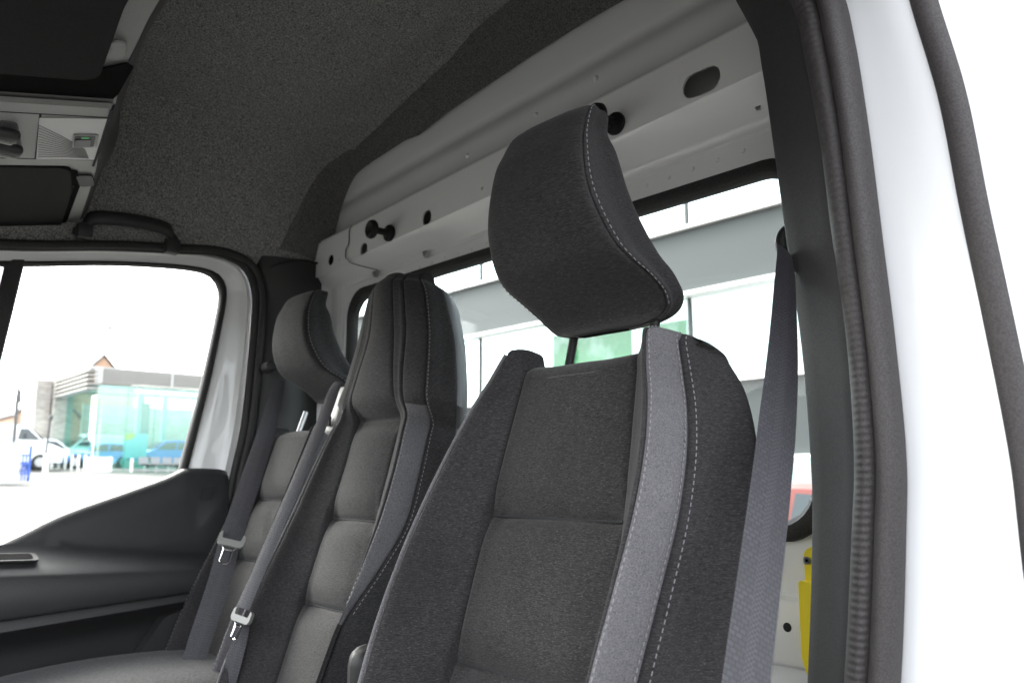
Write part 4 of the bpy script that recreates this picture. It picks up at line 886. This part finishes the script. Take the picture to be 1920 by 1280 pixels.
m = MB(); m.box((10.6, 49.9, 3.15), (1.4, .5, .2)); m.box((11.0, 49.9, 2.6), (.12, .3, 1.2)); m.build('canopy', mat('brown_canopy', (.2, .15, .12), .7), bb_, smooth=False)
def house(name, label, x0, x1, y, ze, zp, ridge_along_y, wallm, dep=8):
    t = thing(name, label, 'building', ((x0 + x1) / 2, y, float(gz(y))))
    z0 = float(gz(y)) - .3; xm = (x0 + x1) / 2
    m = MB(); m.prism([(x0, z0), (x1, z0), (x1, ze), (xm, zp), (x0, ze)], lambda a, z, tt: (a, y + tt, z), 0, dep); m.build('wall', wallm, t, smooth=False)
    for s, xe in ((-1, x0 - .2), (1, x1 + .2)):
        m = MB(); ez = ze - .1; m.add([(xm, y - .15, zp + .05), (xe, y - .15, ez), (xe, y + dep, ez), (xm, y + dep, zp + .05), (xm, y - .15, zp + .2), (xe, y - .15, ez + .15), (xe, y + dep, ez + .15), (xm, y + dep, zp + .2)], [(0, 1, 2, 3), (4, 5, 6, 7), (0, 1, 5, 4), (1, 2, 6, 5), (2, 3, 7, 6)]); m.build('roof_slope', M['slate'], t, smooth=False)
    return t
house('gable_house', 'orange brick gable end rising behind the showroom roof', 14.6, 19.1, 62, 7.2, 9.85, True, M['brick_o'])
hs = house('brick_house', 'small brick house with dark roof between lamp post and grey block', 11.5, 15.0, 60, 5.45, 7.1, True, M['brick_o'])
for wx in (12.3, 13.2):
    m = MB(); m.box((wx, 59.98, 4.3), (.45, .05, .9)); m.build('window', M['carglass'], hs, smooth=False)
# cabinet and barrier
cb = thing('utility_cabinet', 'pale concrete cabinet at the lower left of the passenger window', 'cabinet', (5.6, 32, float(gz(32))))
m = MB(); m.box((5.65, 32, 1.88), (1.2, .8, 1.42), bev=.02); m.build('cabinet_body', mat('pale_cabinet', (.62, .62, .58), .7), cb)
m = MB(); m.box((5.65, 32, 2.61), (1.26, .86, .05), bev=.01); m.build('lid', mat('cabinet_lid', (.5, .5, .47), .7), cb)
BL = mat('blue_metal', (.03, .10, .45), .4)
ba = thing('blue_barrier', 'blue tubular barrier frame beside the pale cabinet', 'barrier', (6.65, 33, float(gz(33))))
for x in (6.50, 6.62, 6.72, 6.83): 
    m = MB(); m.tube([(x, 33, 1.35), (x, 33, 2.30 + .28 * (x == 6.83))], .03 if x < 6.8 else .045, 8); m.build('post', BL, ba)
for z in (1.62, 1.95, 2.25): 
    m = MB(); m.tube([(6.45, 33, z), (6.88, 33, z)], .025, 8); m.build('rail', BL, ba)
# greenery between the buildings
LEAF = add_noise(mat('leaf', (.07, .12, .03), .8), (.05, .09, .02), (.12, .18, .05), (1, 1, 1), 3, .3, .7); BARK = mat('bark', (.10, .08, .06), .9)
def tree(name, label, x, y, h, rad, n, sz=.16, crown0=.3):
    z0 = float(gz(y)); t = thing(name, label, 'tree' if name == 'tree' else 'shrub', (x, y, z0))
    m = MB(); m.tube([(x, y, z0 - .1), (x + .05, y, z0 + h * .5), (x, y, z0 + h * .85)], [.12, .08, .03], 7)
    for k in range(5): a = random.uniform(0, 6.28); m.tube([(x, y, z0 + h * (.35 + .08 * k)), (x + rad * .6 * math.cos(a), y + rad * .6 * math.sin(a), z0 + h * (.55 + .08 * k))], [.05, .015], 5)
    m.build('trunk', BARK, t)
    m = MB(); cl = [(x + random.gauss(0, rad * .45), y + random.gauss(0, rad * .4), z0 + h * random.uniform(crown0, .95), rad * random.uniform(.25, .45)) for _ in range(16)]
    for _ in range(n):
        c = random.choice(cl); d = Vector((random.gauss(0, 1), random.gauss(0, 1), random.gauss(0, 1))).normalized() * c[3] * random.uniform(.6, 1.05); p = Vector(c[:3]) + d
        a = Vector((random.gauss(0, 1), random.gauss(0, 1), random.gauss(0, 1))).normalized() * sz; q = a.orthogonal().normalized() * sz * .6
        m.add([p - a, p + q, p + a, p - q], [(0, 1, 2, 3)])
    m.build('crown', LEAF, t, smooth=False); return t
tree('shrub', 'yellow green bush between the brick block and the showroom', 17.6, 71, 2.6, 2.0, 1500, .2, .1)
tree('shrub', 'green bush partly behind the showroom corner', 19.4, 72, 3.0, 1.6, 1200, .2, .1)
tree('tree', 'hazy tree rising above the bushes beside the showroom', 20.3, 84, 4.8, 2.2, 1500, .25, .35)

# --- building behind the van, seen through the bulkhead window ------------
rb = thing('rear_facade', 'pale building with wide grey fascia bands and glazing behind the van window', 'building', (10, 9, 0))
M['band'] = mat('grey_band', (.048, .053, .053), .6, spec=.25); M['bandw'] = mat('white_band_edge', (.78, .78, .77), .5)
M['fglass'] = glass('facade_glass', (.78, .86, .86), .035)
m = MB(); m.box((10.12, 6, 4.71), (.2, 24, .98)); m.build('upper_band', M['band'], rb, smooth=False)
for z in (5.22, 4.20): 
    m = MB(); m.box((10.08, 6, z), (.30, 24, .05)); m.build('band_edge', M['bandw'], rb, smooth=False)
m = MB(); m.box((10.12, 6, 2.31), (.2, 24, 1.06)); m.build('lower_band', M['band'], rb, smooth=False)
for z in (2.85, 1.77): 
    m = MB(); m.box((10.08, 6, z), (.30, 24, .045)); m.build('band_edge', M['bandw'], rb, smooth=False)
for y in np.arange(-5.3, 18.2, 2.48):
    m = MB(); m.box((10.16, y + .26, 3.6), (.06, .05, 7.0)); m.build('mullion', M['band'], rb, smooth=False)
for z0, z1 in ((2.88, 4.17), (5.26, 7.3), (.12, 1.74)):
    for y in np.arange(-5.3, 15.5, 2.48):
        m = MB(); m.box((10.2, y + 1.5, (z0 + z1) / 2), (.02, 2.40, z1 - z0)); m.build('facade_pane', M['fglass'], rb, smooth=False)
m = MB(); m.box((10.3, 6, 7.4), (.5, 24, .2)); m.build('parapet', M['bandw'], rb, smooth=False)
m = MB(); m.box((15.5, 6, .06), (10.4, 24, .08)); m.build('floor_slab', M['conc'], rb, smooth=False)
m = MB(); m.box((19, 6, 3.7), (.2, 24, 7.4)); m.build('rear_wall', mat('pale_wall', (.55, .56, .54), .8), rb, smooth=False)
GR = add_noise(mat('green_poster', (.02, .30, .06), .6), (.015, .26, .05), (.35, .5, .35), (2.2, 2.2, 2.2), 3, .50, .72)
ps = thing('green_poster', 'bright green poster inside the building behind the nearest head restraint', 'poster', (10.8, 9.2, 3.4))
m = MB(); m.box((10.8, 10.0, 3.62), (.03, 1.9, 1.0)); m.build('poster_sheet', GR, ps, smooth=False)
m = MB(); m.box((10.8, 8.35, 3.45), (.03, .9, 1.1)); m.build('poster_sheet', GR, ps, smooth=False)
car('red_car', 'red car parked beyond the lower right corner of the bulkhead window', 'car', (8.0, 4.75, 0), R(100), 3.9, 1.75, 1.45, mat('red_paint', (.20, .03, .022), .3, coat=.6))
